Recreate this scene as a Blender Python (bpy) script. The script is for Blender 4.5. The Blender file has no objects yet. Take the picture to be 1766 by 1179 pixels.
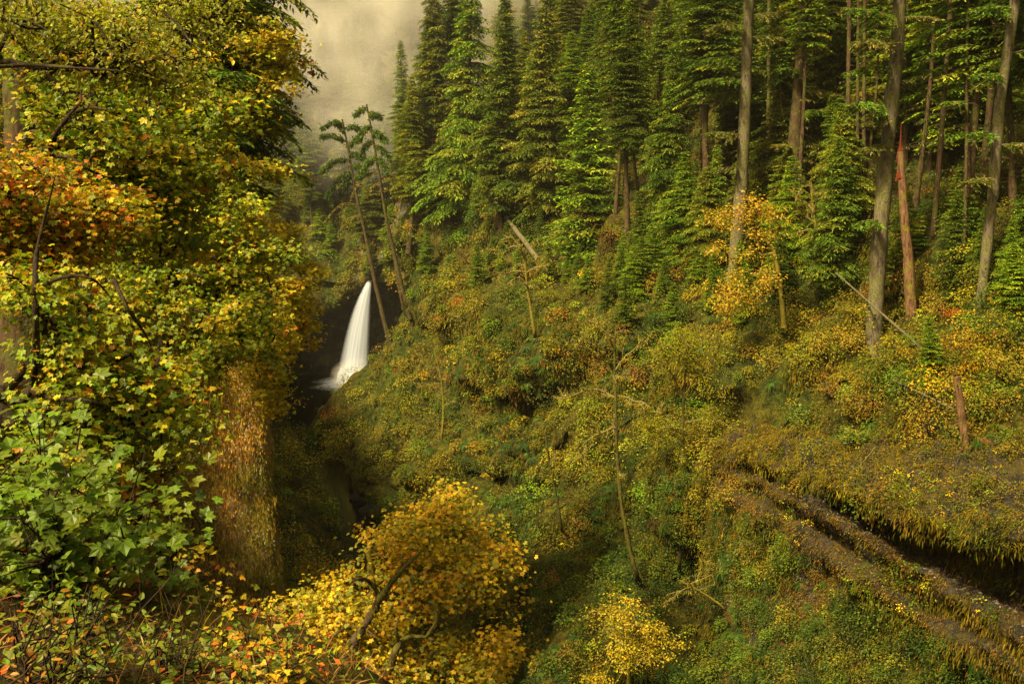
import bpy, math
import numpy as np
from mathutils import Vector
from mathutils.bvhtree import BVHTree

rng = np.random.default_rng(11)
R = math.radians
scene = bpy.context.scene
col = scene.collection

# ------------------------------------------------------------------ camera
F = 1717.0                      # focal length in photo pixels (1766 wide)
PITCH = math.atan(174.5 / F)    # horizon sits at row 415 of 1179
cam_d = bpy.data.cameras.new('camera')
cam_d.sensor_width = 36.0
cam_d.lens = 36.0 * F / 1766.0
cam_d.clip_end = 3000
cam_d.clip_start = 0.1
cam = bpy.data.objects.new('camera', cam_d)
col.objects.link(cam)
cam.rotation_euler = (math.pi / 2 - PITCH, 0, 0)
scene.camera = cam

# ------------------------------------------------------------------ world and sun
SUN_EL, SUN_AZ = R(49), R(-137)          # azimuth measured from +Y towards +X
world = bpy.data.worlds.new('World')
scene.world = world
world.use_nodes = True
wn = world.node_tree
sky = wn.nodes.new('ShaderNodeTexSky')
sky.sky_type = 'NISHITA'
sky.sun_disc = False
sky.sun_elevation = SUN_EL
sky.sun_rotation = SUN_AZ
sky.dust_density = 6.0
sky.air_density = 1.0
sky.ozone_density = 0.3
tint = wn.nodes.new('ShaderNodeMix')
tint.data_type = 'RGBA'; tint.blend_type = 'MULTIPLY'
tint.inputs[0].default_value = 1.0
tint.inputs[7].default_value = (1.0, 0.83, 0.46, 1)     # golden overcast
wn.links.new(sky.outputs[0], tint.inputs[6])
wn.links.new(tint.outputs[2], wn.nodes['Background'].inputs[0])
wn.nodes['Background'].inputs[1].default_value = 0.075

sun_d = bpy.data.lights.new('sun', 'SUN')
sun_d.energy = 5.0
sun_d.angle = R(8)
sun_d.color = (1.0, 0.83, 0.52)
sun = bpy.data.objects.new('sun', sun_d)
col.objects.link(sun)
sd = Vector((math.sin(SUN_AZ) * math.cos(SUN_EL), math.cos(SUN_AZ) * math.cos(SUN_EL), math.sin(SUN_EL)))
sun.rotation_euler = sd.to_track_quat('Z', 'Y').to_euler()
sun.location = sd * 300

vs = scene.view_settings
vs.view_transform = 'Standard'
vs.look = 'None'
vs.exposure = 1.2
vs.gamma = 1.0
cy = scene.cycles
cy.max_bounces = 6
cy.diffuse_bounces = 3
cy.glossy_bounces = 2
cy.transmission_bounces = 3
cy.transparent_max_bounces = 8
cy.volume_bounces = 4
cy.use_denoising = True
cy.sample_clamp_indirect = 4.0

# ------------------------------------------------------------------ helpers
CP, SP = math.cos(PITCH), math.sin(PITCH)


def ray(px, py):
    u = (px - 883.0) / F
    v = (589.5 - py) / F
    return np.array([u, CP + v * SP, -SP + v * CP])


def at(px, py, Y):
    d = ray(px, py)
    return d * (Y / d[1])


def project(P):
    P = np.asarray(P, float)
    zc = P[..., 1] * CP - P[..., 2] * SP
    yc = P[..., 1] * SP + P[..., 2] * CP
    return 883 + F * P[..., 0] / zc, 589.5 - F * yc / zc


def norm(a):
    return a / np.maximum(np.linalg.norm(a, axis=-1, keepdims=True), 1e-9)


def _hash(i, j, k, s):
    h = (i * 374761393 + j * 668265263 + k * 2147483647 + s * 1274126177) & 0xFFFFFFFF
    h = ((h ^ (h >> 13)) * 1274126177) & 0xFFFFFFFF
    h = ((h ^ (h >> 16)) * 2246822519) & 0xFFFFFFFF
    return ((h ^ (h >> 15)) & 0xFFFF) / 32767.5 - 1.0


def vnoise(P, scale, seed=0):
    P = np.asarray(P, float) / scale
    I = np.floor(P).astype(np.int64)
    f = P - I
    f = f * f * (3 - 2 * f)
    out = 0
    for a in (0, 1):
        for b in (0, 1):
            for c in (0, 1):
                w = (f[..., 0] if a else 1 - f[..., 0]) * (f[..., 1] if b else 1 - f[..., 1]) * (f[..., 2] if c else 1 - f[..., 2])
                out = out + w * _hash(I[..., 0] + a, I[..., 1] + b, I[..., 2] + c, seed)
    return out


def fbm(P, scale, octs=4, seed=0):
    o, a = 0, 1.0
    for k in range(octs):
        o = o + a * vnoise(P, scale / 2 ** k, seed + k)
        a *= 0.5
    return o


class Buf:
    """collects numpy pieces and links them as one mesh"""
    def __init__(s):
        s.v, s.c, s.f, s.n = [], [], [], 0

    def add(s, V, Fc, C=(0.2, 0.2, 0.2), mat=0):
        V = np.asarray(V, np.float32).reshape(-1, 3)
        C = np.broadcast_to(np.asarray(C, np.float32), V.shape)
        s.v.append(V); s.c.append(C)
        s.f.append((np.asarray(Fc, np.int64) + s.n, mat))
        s.n += len(V)
        return s

    def mesh(s, name, mats, smooth=False):
        me = bpy.data.meshes.new(name)
        V = np.concatenate(s.v); C = np.concatenate(s.c)
        me.vertices.add(len(V)); me.vertices.foreach_set('co', V.ravel())
        loops = np.concatenate([f.ravel() for f, m in s.f]).astype(np.int32)
        sizes = np.concatenate([np.full(len(f), f.shape[1]) for f, m in s.f])
        mi = np.concatenate([np.full(len(f), m) for f, m in s.f]).astype(np.int32)
        starts = np.concatenate([[0], np.cumsum(sizes)[:-1]]).astype(np.int32)
        me.loops.add(len(loops)); me.loops.foreach_set('vertex_index', loops)
        me.polygons.add(len(starts)); me.polygons.foreach_set('loop_start', starts)
        me.polygons.foreach_set('material_index', mi)
        me.polygons.foreach_set('use_smooth', np.full(len(starts), smooth))
        for m in mats:
            me.materials.append(m)
        at_ = me.attributes.new('col', 'FLOAT_COLOR', 'POINT')
        rgba = np.ones((len(V), 4), np.float32); rgba[:, :3] = C
        at_.data.foreach_set('color', rgba.ravel())
        me.update(calc_edges=True)
        return me

    def build(s, name, mats, parent=None, smooth=False):
        return link(name, s.mesh(name, mats, smooth), parent)


def link(name, me, parent=None):
    o = bpy.data.objects.new(name, me)
    col.objects.link(o)
    o.parent = parent
    return o


def tag(o, label=None, cat=None, group=None, kind=None):
    if label: o['label'] = label
    if cat: o['category'] = cat
    if group: o['group'] = group
    if kind: o['kind'] = kind
    return o


def thing(name, label, cat, group=None, loc=(0, 0, 0), rz=0.0, sc=(1, 1, 1), tilt=(0, 0)):
    o = bpy.data.objects.new(name, None)
    col.objects.link(o)
    o.empty_display_size = 0.3
    o.location = loc
    o.rotation_euler = (tilt[0], tilt[1], rz)
    o.scale = sc
    return tag(o, label, cat, group)


def grid_faces(n, m):
    i = np.arange(n - 1)[:, None] * m + np.arange(m - 1)[None, :]
    i = i.ravel()
    return np.stack([i, i + 1, i + m + 1, i + m], 1)


def catmull(P, n, closed=False):
    """P (k, d) -> n samples, roughly even in arc length"""
    P = np.asarray(P, float)
    k = len(P)
    if k == 2:
        t = np.linspace(0, 1, n)[:, None]
        return P[0] * (1 - t) + P[1] * t
    L = np.concatenate([[0], np.cumsum(np.linalg.norm(np.diff(P, axis=0), axis=1))])
    s = np.linspace(0, L[-1], n)
    i = np.clip(np.searchsorted(L, s, side='right') - 1, 0, k - 2)
    t = ((s - L[i]) / np.maximum(L[i + 1] - L[i], 1e-9))[:, None]
    p0, p1, p2, p3 = P[np.maximum(i - 1, 0)], P[i], P[i + 1], P[np.minimum(i + 2, k - 1)]
    m1, m2 = (p2 - p0) / 2, (p3 - p1) / 2
    return (2 * t ** 3 - 3 * t ** 2 + 1) * p1 + (t ** 3 - 2 * t ** 2 + t) * m1 + (-2 * t ** 3 + 3 * t ** 2) * p2 + (t ** 3 - t ** 2) * m2


def tube(buf, pts, rad, sides=8, C=(0.2, 0.2, 0.2), mat=0, rough=0.0, seed=0, cap=True):
    pts = np.asarray(pts, float)
    n = len(pts)
    rad = np.broadcast_to(np.asarray(rad, float), (n,))
    T = norm(np.gradient(pts, axis=0))
    ref = np.array([0.31, 0.95, 0.05]) if abs(T[0, 2]) > 0.6 else np.array([0.05, 0.1, 1.0])
    A = norm(np.cross(T, ref)); B = np.cross(T, A)
    a = np.linspace(0, 2 * math.pi, sides, endpoint=False)
    ring = A[:, None] * np.cos(a)[None, :, None] + B[:, None] * np.sin(a)[None, :, None]
    rr = rad[:, None, None]
    V = pts[:, None] + ring * rr
    if rough:
        V = V + ring * rr * (rough * fbm(V + seed * 7.3, np.maximum(rad.max() * 1.2, 0.02), 3, seed))[..., None]
    i = np.arange(n - 1)[:, None] * sides + np.arange(sides)[None, :]
    j = np.arange(n - 1)[:, None] * sides + (np.arange(sides)[None, :] + 1) % sides
    Fc = np.stack([i, j, j + sides, i + sides], -1).reshape(-1, 4)
    buf.add(V.reshape(-1, 3), Fc, C, mat)
    if cap:
        base = (n - 1) * sides
        buf.add(V[-1], np.arange(sides)[None, :], C, mat)


def cones(buf, A, B, ra, rb, sides=5, C=(0.2, 0.2, 0.2), mat=0):
    """many short truncated cones, one per edge of a branch skeleton"""
    A, B = np.asarray(A, float), np.asarray(B, float)
    n = len(A)
    if not n: return
    T = norm(B - A)
    ref = np.where(np.abs(T[:, 2:3]) > 0.8, np.array([[1.0, 0, 0]]), np.array([[0, 0, 1.0]]))
    U = norm(np.cross(T, ref)); W = np.cross(T, U)
    a = np.linspace(0, 2 * math.pi, sides, endpoint=False)
    ring = U[:, None] * np.cos(a)[None, :, None] + W[:, None] * np.sin(a)[None, :, None]
    V0 = A[:, None] - T[:, None] * ra[:, None, None] * 0.3 + ring * ra[:, None, None]
    V1 = B[:, None] + T[:, None] * rb[:, None, None] * 0.3 + ring * rb[:, None, None]
    V = np.concatenate([V0, V1], 1).reshape(-1, 3)
    k = np.arange(n)[:, None] * 2 * sides
    i = k + np.arange(sides)[None, :]
    j = k + (np.arange(sides)[None, :] + 1) % sides
    buf.add(V, np.stack([i, j, j + sides, i + sides], -1).reshape(-1, 4), C, mat)


def kite(a, L, w, ox=0, oy=0):
    c, s = math.cos(a), math.sin(a)
    pts = [(0, 0), (0.55 * L, w), (L, 0), (0.55 * L, -w)]
    return [(ox + x * c - y * s, oy + x * s + y * c, 0.10 * abs(y) * 3 - 0.06 * x) for x, y in pts]


def _maple(n):
    if n == 5: spec = [(0, 1.0, .30), (.85, .86, .27), (-.85, .86, .27), (1.75, .55, .2), (-1.75, .55, .2)]
    else: spec = [(0, 1.0, .36), (1.05, .78, .32), (-1.05, .78, .32)]
    V, Fc = [], []
    for a, L, w in spec:
        Fc.append([len(V) + i for i in range(4)]); V += kite(a, L, w)
    return np.array(V), np.array(Fc)


TPL = {
    'maple5': _maple(5),
    'maple3': _maple(3),
    'oval': (np.array([(0, 0, 0), (.3, .3, .05), (.7, .24, .05), (1, 0, -.08), (.7, -.24, .05), (.3, -.3, .05)]), np.array([[0, 1, 2, 3], [0, 3, 4, 5]])),
    'kite': (np.array([(0, 0, 0), (.5, .33, .06), (1, 0, -.05), (.5, -.33, .06)]), np.array([[0, 1, 2, 3]])),
}


def leaves(buf, P, N, size, C, shape='kite', mat=0, D=None):
    P = np.asarray(P, float); n = len(P)
    if not n: return
    N = norm(np.asarray(N, float))
    if D is None: D = rng.normal(size=(n, 3))
    U = norm(D - N * np.sum(D * N, 1, keepdims=True)); W = np.cross(N, U)
    T, Fc = TPL[shape]
    size = np.broadcast_to(np.asarray(size, float), (n,))
    asp = rng.uniform(.8, 1.15, n)
    V = P[:, None] + size[:, None, None] * (U[:, None] * T[None, :, 0, None] + W[:, None] * (T[None, :, 1, None] * asp[:, None, None]) + N[:, None] * T[None, :, 2, None])
    k = len(T)
    F2 = (np.arange(n)[:, None, None] * k + Fc[None]).reshape(-1, Fc.shape[1])
    C = np.broadcast_to(np.asarray(C, float), (n, 3))
    buf.add(V.reshape(-1, 3), F2, np.repeat(C, k, 0), mat)


def blades(buf, P, D, N, L, W, C, mat=0, bend=0.0):
    """long narrow pieces: needle sprays, moss strands, grass"""
    P = np.asarray(P, float); n = len(P)
    if not n: return
    D = norm(D); S = norm(np.cross(D, N))
    L = np.broadcast_to(np.asarray(L, float), (n,))[:, None]; W = np.broadcast_to(np.asarray(W, float), (n,))[:, None]
    b = np.array([[0, 0, 1.0]]) * -bend * L
    V = np.stack([P, P + D * L * .4 + S * W * .5 + b * .2, P + D * L + b, P + D * L * .4 - S * W * .5 + b * .2], 1)
    C = np.broadcast_to(np.asarray(C, float), (n, 3))
    buf.add(V.reshape(-1, 3), np.arange(4 * n).reshape(n, 4), np.repeat(C, 4, 0), mat)


# base colours of living things (linear)
GREEN = (0.085, 0.125, 0.008); DGREEN = (0.036, 0.060, 0.006); BGREEN = (0.14, 0.225, 0.010)
YGREEN = (0.22, 0.235, 0.010); YELLOW = (0.54, 0.385, 0.012); GOLD = (0.52, 0.32, 0.010)
ORANGE = (0.46, 0.13, 0.012); RED = (0.38, 0.035, 0.015); OLIVE = (0.135, 0.125, 0.009)
BROWN = (0.12, 0.055, 0.015); OCHRE = (0.26, 0.15, 0.015); FERN = (0.045, 0.090, 0.009)


def pick(n, pal, jit=0.22):
    """pal: [(colour, weight)...] -> (n,3) jittered colours"""
    w = np.array([p[1] for p in pal], float); w /= w.sum()
    base = np.array([p[0] for p in pal])[rng.choice(len(pal), n, p=w)]
    return base * np.exp(rng.normal(0, jit, (n, 1))) * np.exp(rng.normal(0, jit * .35, (n, 3)))


# ------------------------------------------------------------------ materials
def mat_new(name):
    m = bpy.data.materials.new(name); m.use_nodes = True
    nt = m.node_tree; nt.nodes.clear()
    out = nt.nodes.new('ShaderNodeOutputMaterial')
    return m, nt, out


def N_(nt, t, **kw):
    n = nt.nodes.new(t)
    for k, v in kw.items(): setattr(n, k, v)
    return n


def noise(nt, scale, detail=4, rough=.6, vec=None, dist=0):
    n = nt.nodes.new('ShaderNodeTexNoise')
    n.inputs['Scale'].default_value = scale; n.inputs['Detail'].default_value = detail
    n.inputs['Roughness'].default_value = rough; n.inputs['Distortion'].default_value = dist
    if vec: nt.links.new(vec, n.inputs['Vector'])
    return n.outputs['Fac']


def ramp(nt, fac, stops):
    r = nt.nodes.new('ShaderNodeValToRGB')
    e = r.color_ramp.elements
    while len(e) < len(stops): e.new(.5)
    for i, (p, c) in enumerate(stops):
        e[i].position = p; e[i].color = (*c, 1) if len(c) == 3 else c
    nt.links.new(fac, r.inputs[0])
    return r.outputs[0]


def mix(nt, fac, a, b, mode='MIX'):
    m = nt.nodes.new('ShaderNodeMix'); m.data_type = 'RGBA'; m.blend_type = mode
    for s, v in ((m.inputs[0], fac), (m.inputs[6], a), (m.inputs[7], b)):
        if isinstance(v, bpy.types.NodeSocket): nt.links.new(v, s)
        elif isinstance(v, (int, float)): s.default_value = v
        else: s.default_value = (*v, 1)
    return m.outputs[2]


def math_(nt, op, a, b=0.0, clamp=False):
    m = nt.nodes.new('ShaderNodeMath'); m.operation = op; m.use_clamp = clamp
    for s, v in ((m.inputs[0], a), (m.inputs[1], b)):
        if isinstance(v, bpy.types.NodeSocket): nt.links.new(v, s)
        else: s.default_value = v
    return m.outputs[0]


def leaf_material(name, transl=0.38, gloss=0.06, var=0.35, rough=0.4, hold=1.0):
    m, nt, out = mat_new(name)
    a = N_(nt, 'ShaderNodeAttribute', attribute_name='col')
    oi = N_(nt, 'ShaderNodeObjectInfo')
    c = mix(nt, 1.0, a.outputs['Color'], ramp(nt, oi.outputs['Random'], [(0, (1 - var, 1 - var, 1 - var * .8)), (.5, (1, 1, 1)), (1, (1 + var, 1 + var * .8, 1))]), 'MULTIPLY')
    d = N_(nt, 'ShaderNodeBsdfDiffuse'); t = N_(nt, 'ShaderNodeBsdfTranslucent'); g = N_(nt, 'ShaderNodeBsdfGlossy')
    nt.links.new(c, d.inputs[0])
    tc = mix(nt, 1.0, c, (1.15, 1.18, .6), 'MULTIPLY'); nt.links.new(tc, t.inputs[0])
    g.inputs['Roughness'].default_value = rough
    m1 = N_(nt, 'ShaderNodeMixShader'); m1.inputs[0].default_value = transl
    nt.links.new(d.outputs[0], m1.inputs[1]); nt.links.new(t.outputs[0], m1.inputs[2])
    m2 = N_(nt, 'ShaderNodeMixShader'); m2.inputs[0].default_value = gloss
    nt.links.new(m1.outputs[0], m2.inputs[1]); nt.links.new(g.outputs[0], m2.inputs[2])
    nt.links.new(m2.outputs[0], out.inputs[0])
    return m


def principled(nt, out, color, rough=.8, bump=None, strength=.5, dist=.05, spec=.3):
    p = N_(nt, 'ShaderNodeBsdfPrincipled')
    p.inputs['Specular IOR Level'].default_value = spec
    for s, v in ((p.inputs['Base Color'], color), (p.inputs['Roughness'], rough)):
        if isinstance(v, bpy.types.NodeSocket): nt.links.new(v, s)
        elif isinstance(v, tuple): s.default_value = (*v, 1)
        else: s.default_value = v
    if bump is not None:
        b = N_(nt, 'ShaderNodeBump'); b.inputs['Strength'].default_value = strength; b.inputs['Distance'].default_value = dist
        nt.links.new(bump, b.inputs['Height']); nt.links.new(b.outputs[0], p.inputs['Normal'])
    nt.links.new(p.outputs[0], out.inputs[0])
    return p


def bark_material(name, dark, light, moss=0.5, mosscol=(0.13, 0.12, 0.012), s=1.0):
    m, nt, out = mat_new(name)
    tc = N_(nt, 'ShaderNodeTexCoord')
    mp = N_(nt, 'ShaderNodeMapping'); mp.inputs['Scale'].default_value = (7 * s, 7 * s, 1.3 * s)
    nt.links.new(tc.outputs['Object'], mp.inputs[0])
    n1 = noise(nt, 1.0, 5, .65, mp.outputs[0], .6)
    c = ramp(nt, n1, [(.33, dark), (.52, light), (.7, tuple(x * 1.5 for x in light))])
    n2 = noise(nt, 1.4 * s, 5, .65, tc.outputs['Object'])
    mask = ramp(nt, n2, [(max(.02, .62 - moss * .35), (0, 0, 0)), (.70 - moss * .3, (1, 1, 1))])
    n3 = noise(nt, 9 * s, 3, .6, tc.outputs['Object'])
    mc = ramp(nt, n3, [(.3, tuple(x * .45 for x in mosscol)), (.7, tuple(x * 1.5 for x in mosscol))])
    c = mix(nt, mask, c, mc)
    principled(nt, out, c, .9, n1, .9, .06, .15)
    return m


M_LEAF = leaf_material('maple_leaf', .42, .018, .08, .45)
M_UNDER = leaf_material('undergrowth_leaf', .3, .010, .08, .5)
M_NEEDLE = leaf_material('conifer_needle', .25, .010, .3, .5)
M_MOSS = leaf_material('moss_strand', .25, .0, .1, .8)
M_BARK_MOSS = bark_material('mossy_bark', (.012, .008, .005), (.06, .04, .022), .7, (.075, .068, .010))
M_BARK_DARK = bark_material('dark_mossy_bark', (.006, .004, .003), (.028, .018, .010), .3, (.05, .045, .008))
M_BARK_FIR = bark_material('fir_bark', (.014, .008, .004), (.060, .036, .018), .42, (.065, .062, .014))
M_BARK_GREY = bark_material('lichen_bark', (.012, .008, .005), (.11, .09, .058), .48, (.11, .105, .035))
M_SNAG = bark_material('bleached_snag_wood', (.028, .012, .006), (.13, .07, .034), .25)
M_REDWOOD = bark_material('red_rotten_wood', (.03, .006, .003), (.12, .026, .010), .05)
M_TWIG = bark_material('pale_lichen_twig', (.04, .035, .015), (.17, .155, .075), .55, (.15, .125, .018), 2.5)
M_YMOSS = bark_material('yellow_moss_bark', (.03, .02, .008), (.09, .065, .016), .8, (.15, .122, .012), 2.5)


def terrain_material():
    m, nt, out = mat_new('mossy_soil')
    tc = N_(nt, 'ShaderNodeTexCoord')
    n1 = noise(nt, .12, 6, .6, tc.outputs['Object'])
    n2 = noise(nt, 1.1, 8, .7, tc.outputs['Object'], .5)
    n3 = noise(nt, 6, 6, .7, tc.outputs['Object'])
    a = ramp(nt, n2, [(.3, (.009, .007, .002)), (.45, (.036, .032, .005)), (.6, (.10, .085, .008)), (.75, (.17, .12, .012))])
    b = ramp(nt, n2, [(.3, (.007, .008, .002)), (.5, (.028, .038, .005)), (.7, (.075, .088, .008))])
    c = mix(nt, ramp(nt, n1, [(.42, (0, 0, 0)), (.58, (1, 1, 1))]), a, b)
    c = mix(nt, 1.0, c, ramp(nt, n3, [(.3, (.45, .45, .45)), (.7, (1.5, 1.5, 1.5))]), 'MULTIPLY')
    principled(nt, out, c, .95, math_(nt, 'ADD', n2, math_(nt, 'MULTIPLY', n3, .4)), 1.0, .5, .1)
    return m


def cliff_material(name, cols, streak=(2.4, 2.4, .5), mosscol=(.16, .14, .012), moss=.5, bump=.4):
    m, nt, out = mat_new(name)
    tc = N_(nt, 'ShaderNodeTexCoord')
    mp = N_(nt, 'ShaderNodeMapping'); mp.inputs['Scale'].default_value = streak
    nt.links.new(tc.outputs['Object'], mp.inputs[0])
    n1 = noise(nt, 1.0, 8, .68, mp.outputs[0], .4)
    n2 = noise(nt, .35, 5, .6, tc.outputs['Object'])
    c = ramp(nt, n1, [(.28 + .44 * i / (len(cols) - 1), x) for i, x in enumerate(cols)])
    n3 = noise(nt, 3.5, 6, .7, mp.outputs[0])
    mc = ramp(nt, n3, [(.3, tuple(x * .5 for x in mosscol)), (.7, tuple(x * 1.4 for x in mosscol))])
    mask = ramp(nt, n2, [(.6 - moss * .3, (0, 0, 0)), (.72 - moss * .3, (1, 1, 1))])
    c = mix(nt, mask, c, mc)
    principled(nt, out, c, .85, math_(nt, 'ADD', n1, math_(nt, 'MULTIPLY', n3, .4)), 1.0, bump, .25)
    return m


M_SOIL = terrain_material()
M_PILLAR = cliff_material('mossy_cliff', [(.06, .03, .010), (.28, .14, .025), (.46, .27, .05), (.60, .50, .30)], moss=.45, mosscol=(.36, .26, .02), bump=.7)
M_WETROCK = cliff_material('wet_dark_rock', [(.004, .004, .003), (.012, .010, .007), (.03, .026, .018)], streak=(.5, .5, .12), mosscol=(.04, .045, .008), moss=.35, bump=.8)
M_BASALT = cliff_material('grey_basalt', [(.012, .010, .007), (.05, .045, .035), (.12, .11, .09)], streak=(1.2, 1.2, .9), mosscol=(.16, .13, .012), moss=.5, bump=.6)
M_LEDGE = cliff_material('ledge_rock', [(.006, .004, .002), (.022, .017, .009), (.055, .045, .026), (.15, .14, .10)], streak=(2.4, 2.4, 3.4), mosscol=(.09, .065, .010), moss=.35, bump=.5)


def water_material():
    m, nt, out = mat_new('dark_water')
    tc = N_(nt, 'ShaderNodeTexCoord')
    n = noise(nt, .8, 4, .6, tc.outputs['Object'], .5)
    p = principled(nt, out, (.004, .005, .004), .10, n, .12, .2, .22)
    return m


def silk_material(name, kind):
    """long-exposure falling water: soft threads, thin at the edges"""
    m, nt, out = mat_new(name)
    uv = N_(nt, 'ShaderNodeUVMap')
    sep = N_(nt, 'ShaderNodeSeparateXYZ'); nt.links.new(uv.outputs[0], sep.inputs[0])
    mp = N_(nt, 'ShaderNodeMapping'); nt.links.new(uv.outputs[0], mp.inputs[0])
    if kind == 'fall':
        mp.inputs['Scale'].default_value = (14, .9, 1)
        n = noise(nt, 1.0, 4, .6, mp.outputs[0], .2)
        e = math_(nt, 'SUBTRACT', 1.0, math_(nt, 'POWER', math_(nt, 'ABSOLUTE', math_(nt, 'SUBTRACT', math_(nt, 'MULTIPLY', sep.outputs[0], 2.0), 1.0)), 2.4))
        a = math_(nt, 'MULTIPLY', e, ramp(nt, n, [(.22, (.35, .35, .35)), (.58, (1, 1, 1))]), True)
    else:
        mp.inputs['Scale'].default_value = (9, 1.2, 1)
        n = noise(nt, 1.0, 4, .65, mp.outputs[0], .6)
        e = math_(nt, 'POWER', math_(nt, 'SUBTRACT', 1.0, sep.outputs[1], True), .9)
        a = math_(nt, 'MULTIPLY', e, ramp(nt, n, [(.3, (.25, .25, .25)), (.62, (1, 1, 1))]), True)
    d = N_(nt, 'ShaderNodeBsdfDiffuse'); d.inputs[0].default_value = (.62, .68, .76, 1)
    tl = N_(nt, 'ShaderNodeBsdfTranslucent'); tl.inputs[0].default_value = (.62, .68, .76, 1)
    mm = N_(nt, 'ShaderNodeMixShader'); mm.inputs[0].default_value = .45
    nt.links.new(d.outputs[0], mm.inputs[1]); nt.links.new(tl.outputs[0], mm.inputs[2])
    tr = N_(nt, 'ShaderNodeBsdfTransparent')
    m2 = N_(nt, 'ShaderNodeMixShader'); nt.links.new(a, m2.inputs[0])
    nt.links.new(tr.outputs[0], m2.inputs[1]); nt.links.new(mm.outputs[0], m2.inputs[2])
    nt.links.new(m2.outputs[0], out.inputs[0])
    return m


M_WATER = water_material()
M_FALL = silk_material('falling_water', 'fall')
M_FOAM = silk_material('foam', 'foam')

# ------------------------------------------------------------------ terrain
def loft(table, ys, nt_, amp=1.0, seed=0, tpow=None):
    keys = sorted(table)
    prof = np.array([catmull(np.array(table[k], float), nt_) for k in keys])      # (K, nt, 2)
    keys = np.array(keys, float)
    i = np.clip(np.searchsorted(keys, ys, side='right') - 1, 0, len(keys) - 2)
    t = ((ys - keys[i]) / (keys[i + 1] - keys[i]))
    t = (t * .5 + .5 * t * t * (3 - 2 * t))[:, None, None]
    X = prof[i] * (1 - t) + prof[i + 1] * t
    P = np.empty((len(ys), nt_, 3))
    P[..., 0] = X[..., 0]; P[..., 2] = X[..., 1]; P[..., 1] = ys[:, None]
    return displace(P, amp, seed)


def gridnormals(P):
    du = np.gradient(P, axis=0); dv = np.gradient(P, axis=1)
    return norm(np.cross(du, dv))


def displace(P, amp=1.0, seed=0, sc=1.0, flip=1):
    Nn = gridnormals(P) * flip
    rid = 1 - 2.2 * np.abs(vnoise(P * np.array([1, 1, .6]), 7 * sc, seed + 3))
    d = 1.7 * fbm(P, 15 * sc, 2, seed) + 1.0 * rid + .9 * fbm(P, 4.5 * sc, 2, seed + 5) + .4 * fbm(P, 1.6 * sc, 2, seed + 9)
    px, py = project(P)
    amp = amp * np.clip((P[..., 2] + 49) / 14, .2, 1) * np.where((P[..., 1] > 222) & (P[..., 0] > -60) & (P[..., 2] < -12), .45, 1)
    amp = amp * (1 - .8 * np.exp(-((P[..., 1] - 67) / 9) ** 2) * (P[..., 0] < -8) * (P[..., 0] > -32))
    amp = amp * (1 - .75 * np.clip((px - 1150) / 80, 0, 1) * np.clip((py - 680) / 60, 0, 1) * (P[..., 1] > 5))
    return P + Nn * (d * amp)[..., None]


LEFT = {
 -30: [(30,-47),(22,-28),(16,-10),(12,-3),(9,-1.8),(0,-1.6),(-12,1),(-60,12)],
 -8: [(20,-47),(12,-28),(6,-10),(3,-3),(1,-1.85),(-6,-1.7),(-16,1),(-60,12)],
 0: [(18,-47),(10,-26),(4,-8),(1.6,-2.6),(0,-1.9),(-6,-1.6),(-16,1),(-60,12)],
 5: [(15,-47),(7,-26),(1.6,-10),(-.9,-4.4),(-2.2,-2.9),(-6,-2.0),(-15,.5),(-60,12)],
 12: [(12,-47),(4,-28),(-1.5,-14),(-4.2,-8.0),(-6,-5.6),(-10,-3.8),(-16,-.5),(-60,12)],
 20: [(9,-47),(0,-30),(-6,-17),(-9,-12),(-12,-9),(-16,-5),(-21,-1),(-60,13)],
 35: [(6,-47),(-4,-34),(-12,-24),(-17,-15),(-20,-9),(-23,-3),(-28,2),(-64,16)],
 53: [(-1,-47),(-8,-37),(-18,-29),(-25,-20),(-28,-10),(-30,-3),(-34,3),(-70,18)],
 61: [(-3,-47),(-9,-38),(-16,-30),(-21,-25),(-23,-10),(-25,0),(-29,5),(-72,18)],
 65: [(-4,-47),(-9,-39),(-13,-33),(-15.6,-27),(-16.6,-8),(-17.5,3),(-21,7),(-74,18)],
 74: [(-5,-47),(-11,-39),(-15,-32),(-18.2,-26),(-19.3,-8),(-21,4),(-27,9),(-76,20)],
 78: [(-6,-47),(-12,-39),(-17,-32),(-22,-26),(-24.0,-8),(-26,4),(-30,9),(-76,20)],
 86: [(-9,-47),(-16,-39),(-24,-31),(-30,-20),(-33,-8),(-36,3),(-40,8),(-80,20)],
 110: [(-16,-47),(-22,-39),(-30,-31),(-37,-20),(-40,-8),(-42,3),(-46,10),(-86,25)],
 150: [(-26,-47),(-31,-39),(-38,-30),(-45,-18),(-48,-5),(-50,5),(-60,12),(-100,30)],
 200: [(-41,-47),(-46,-40),(-53,-31),(-58,-18),(-62,-5),(-64,5),(-74,14),(-115,35)],
 240: [(-56,-47),(-60,-39),(-65,-30),(-69,-18),(-71,-5),(-73,5),(-83,15),(-125,40)],
 280: [(-74,-47),(-77,-38),(-80,-28),(-83,-16),(-86,-4),(-88,6),(-98,20),(-140,50)],
 330: [(-78,-47),(-79,-38),(-80,-26),(-82,-14),(-86,-4),(-92,8),(-102,22),(-145,52)],
 420: [(-78,-47),(-79,-38),(-80,-26),(-84,-10),(-90,6),(-98,18),(-110,32),(-155,62)],
}
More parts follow.
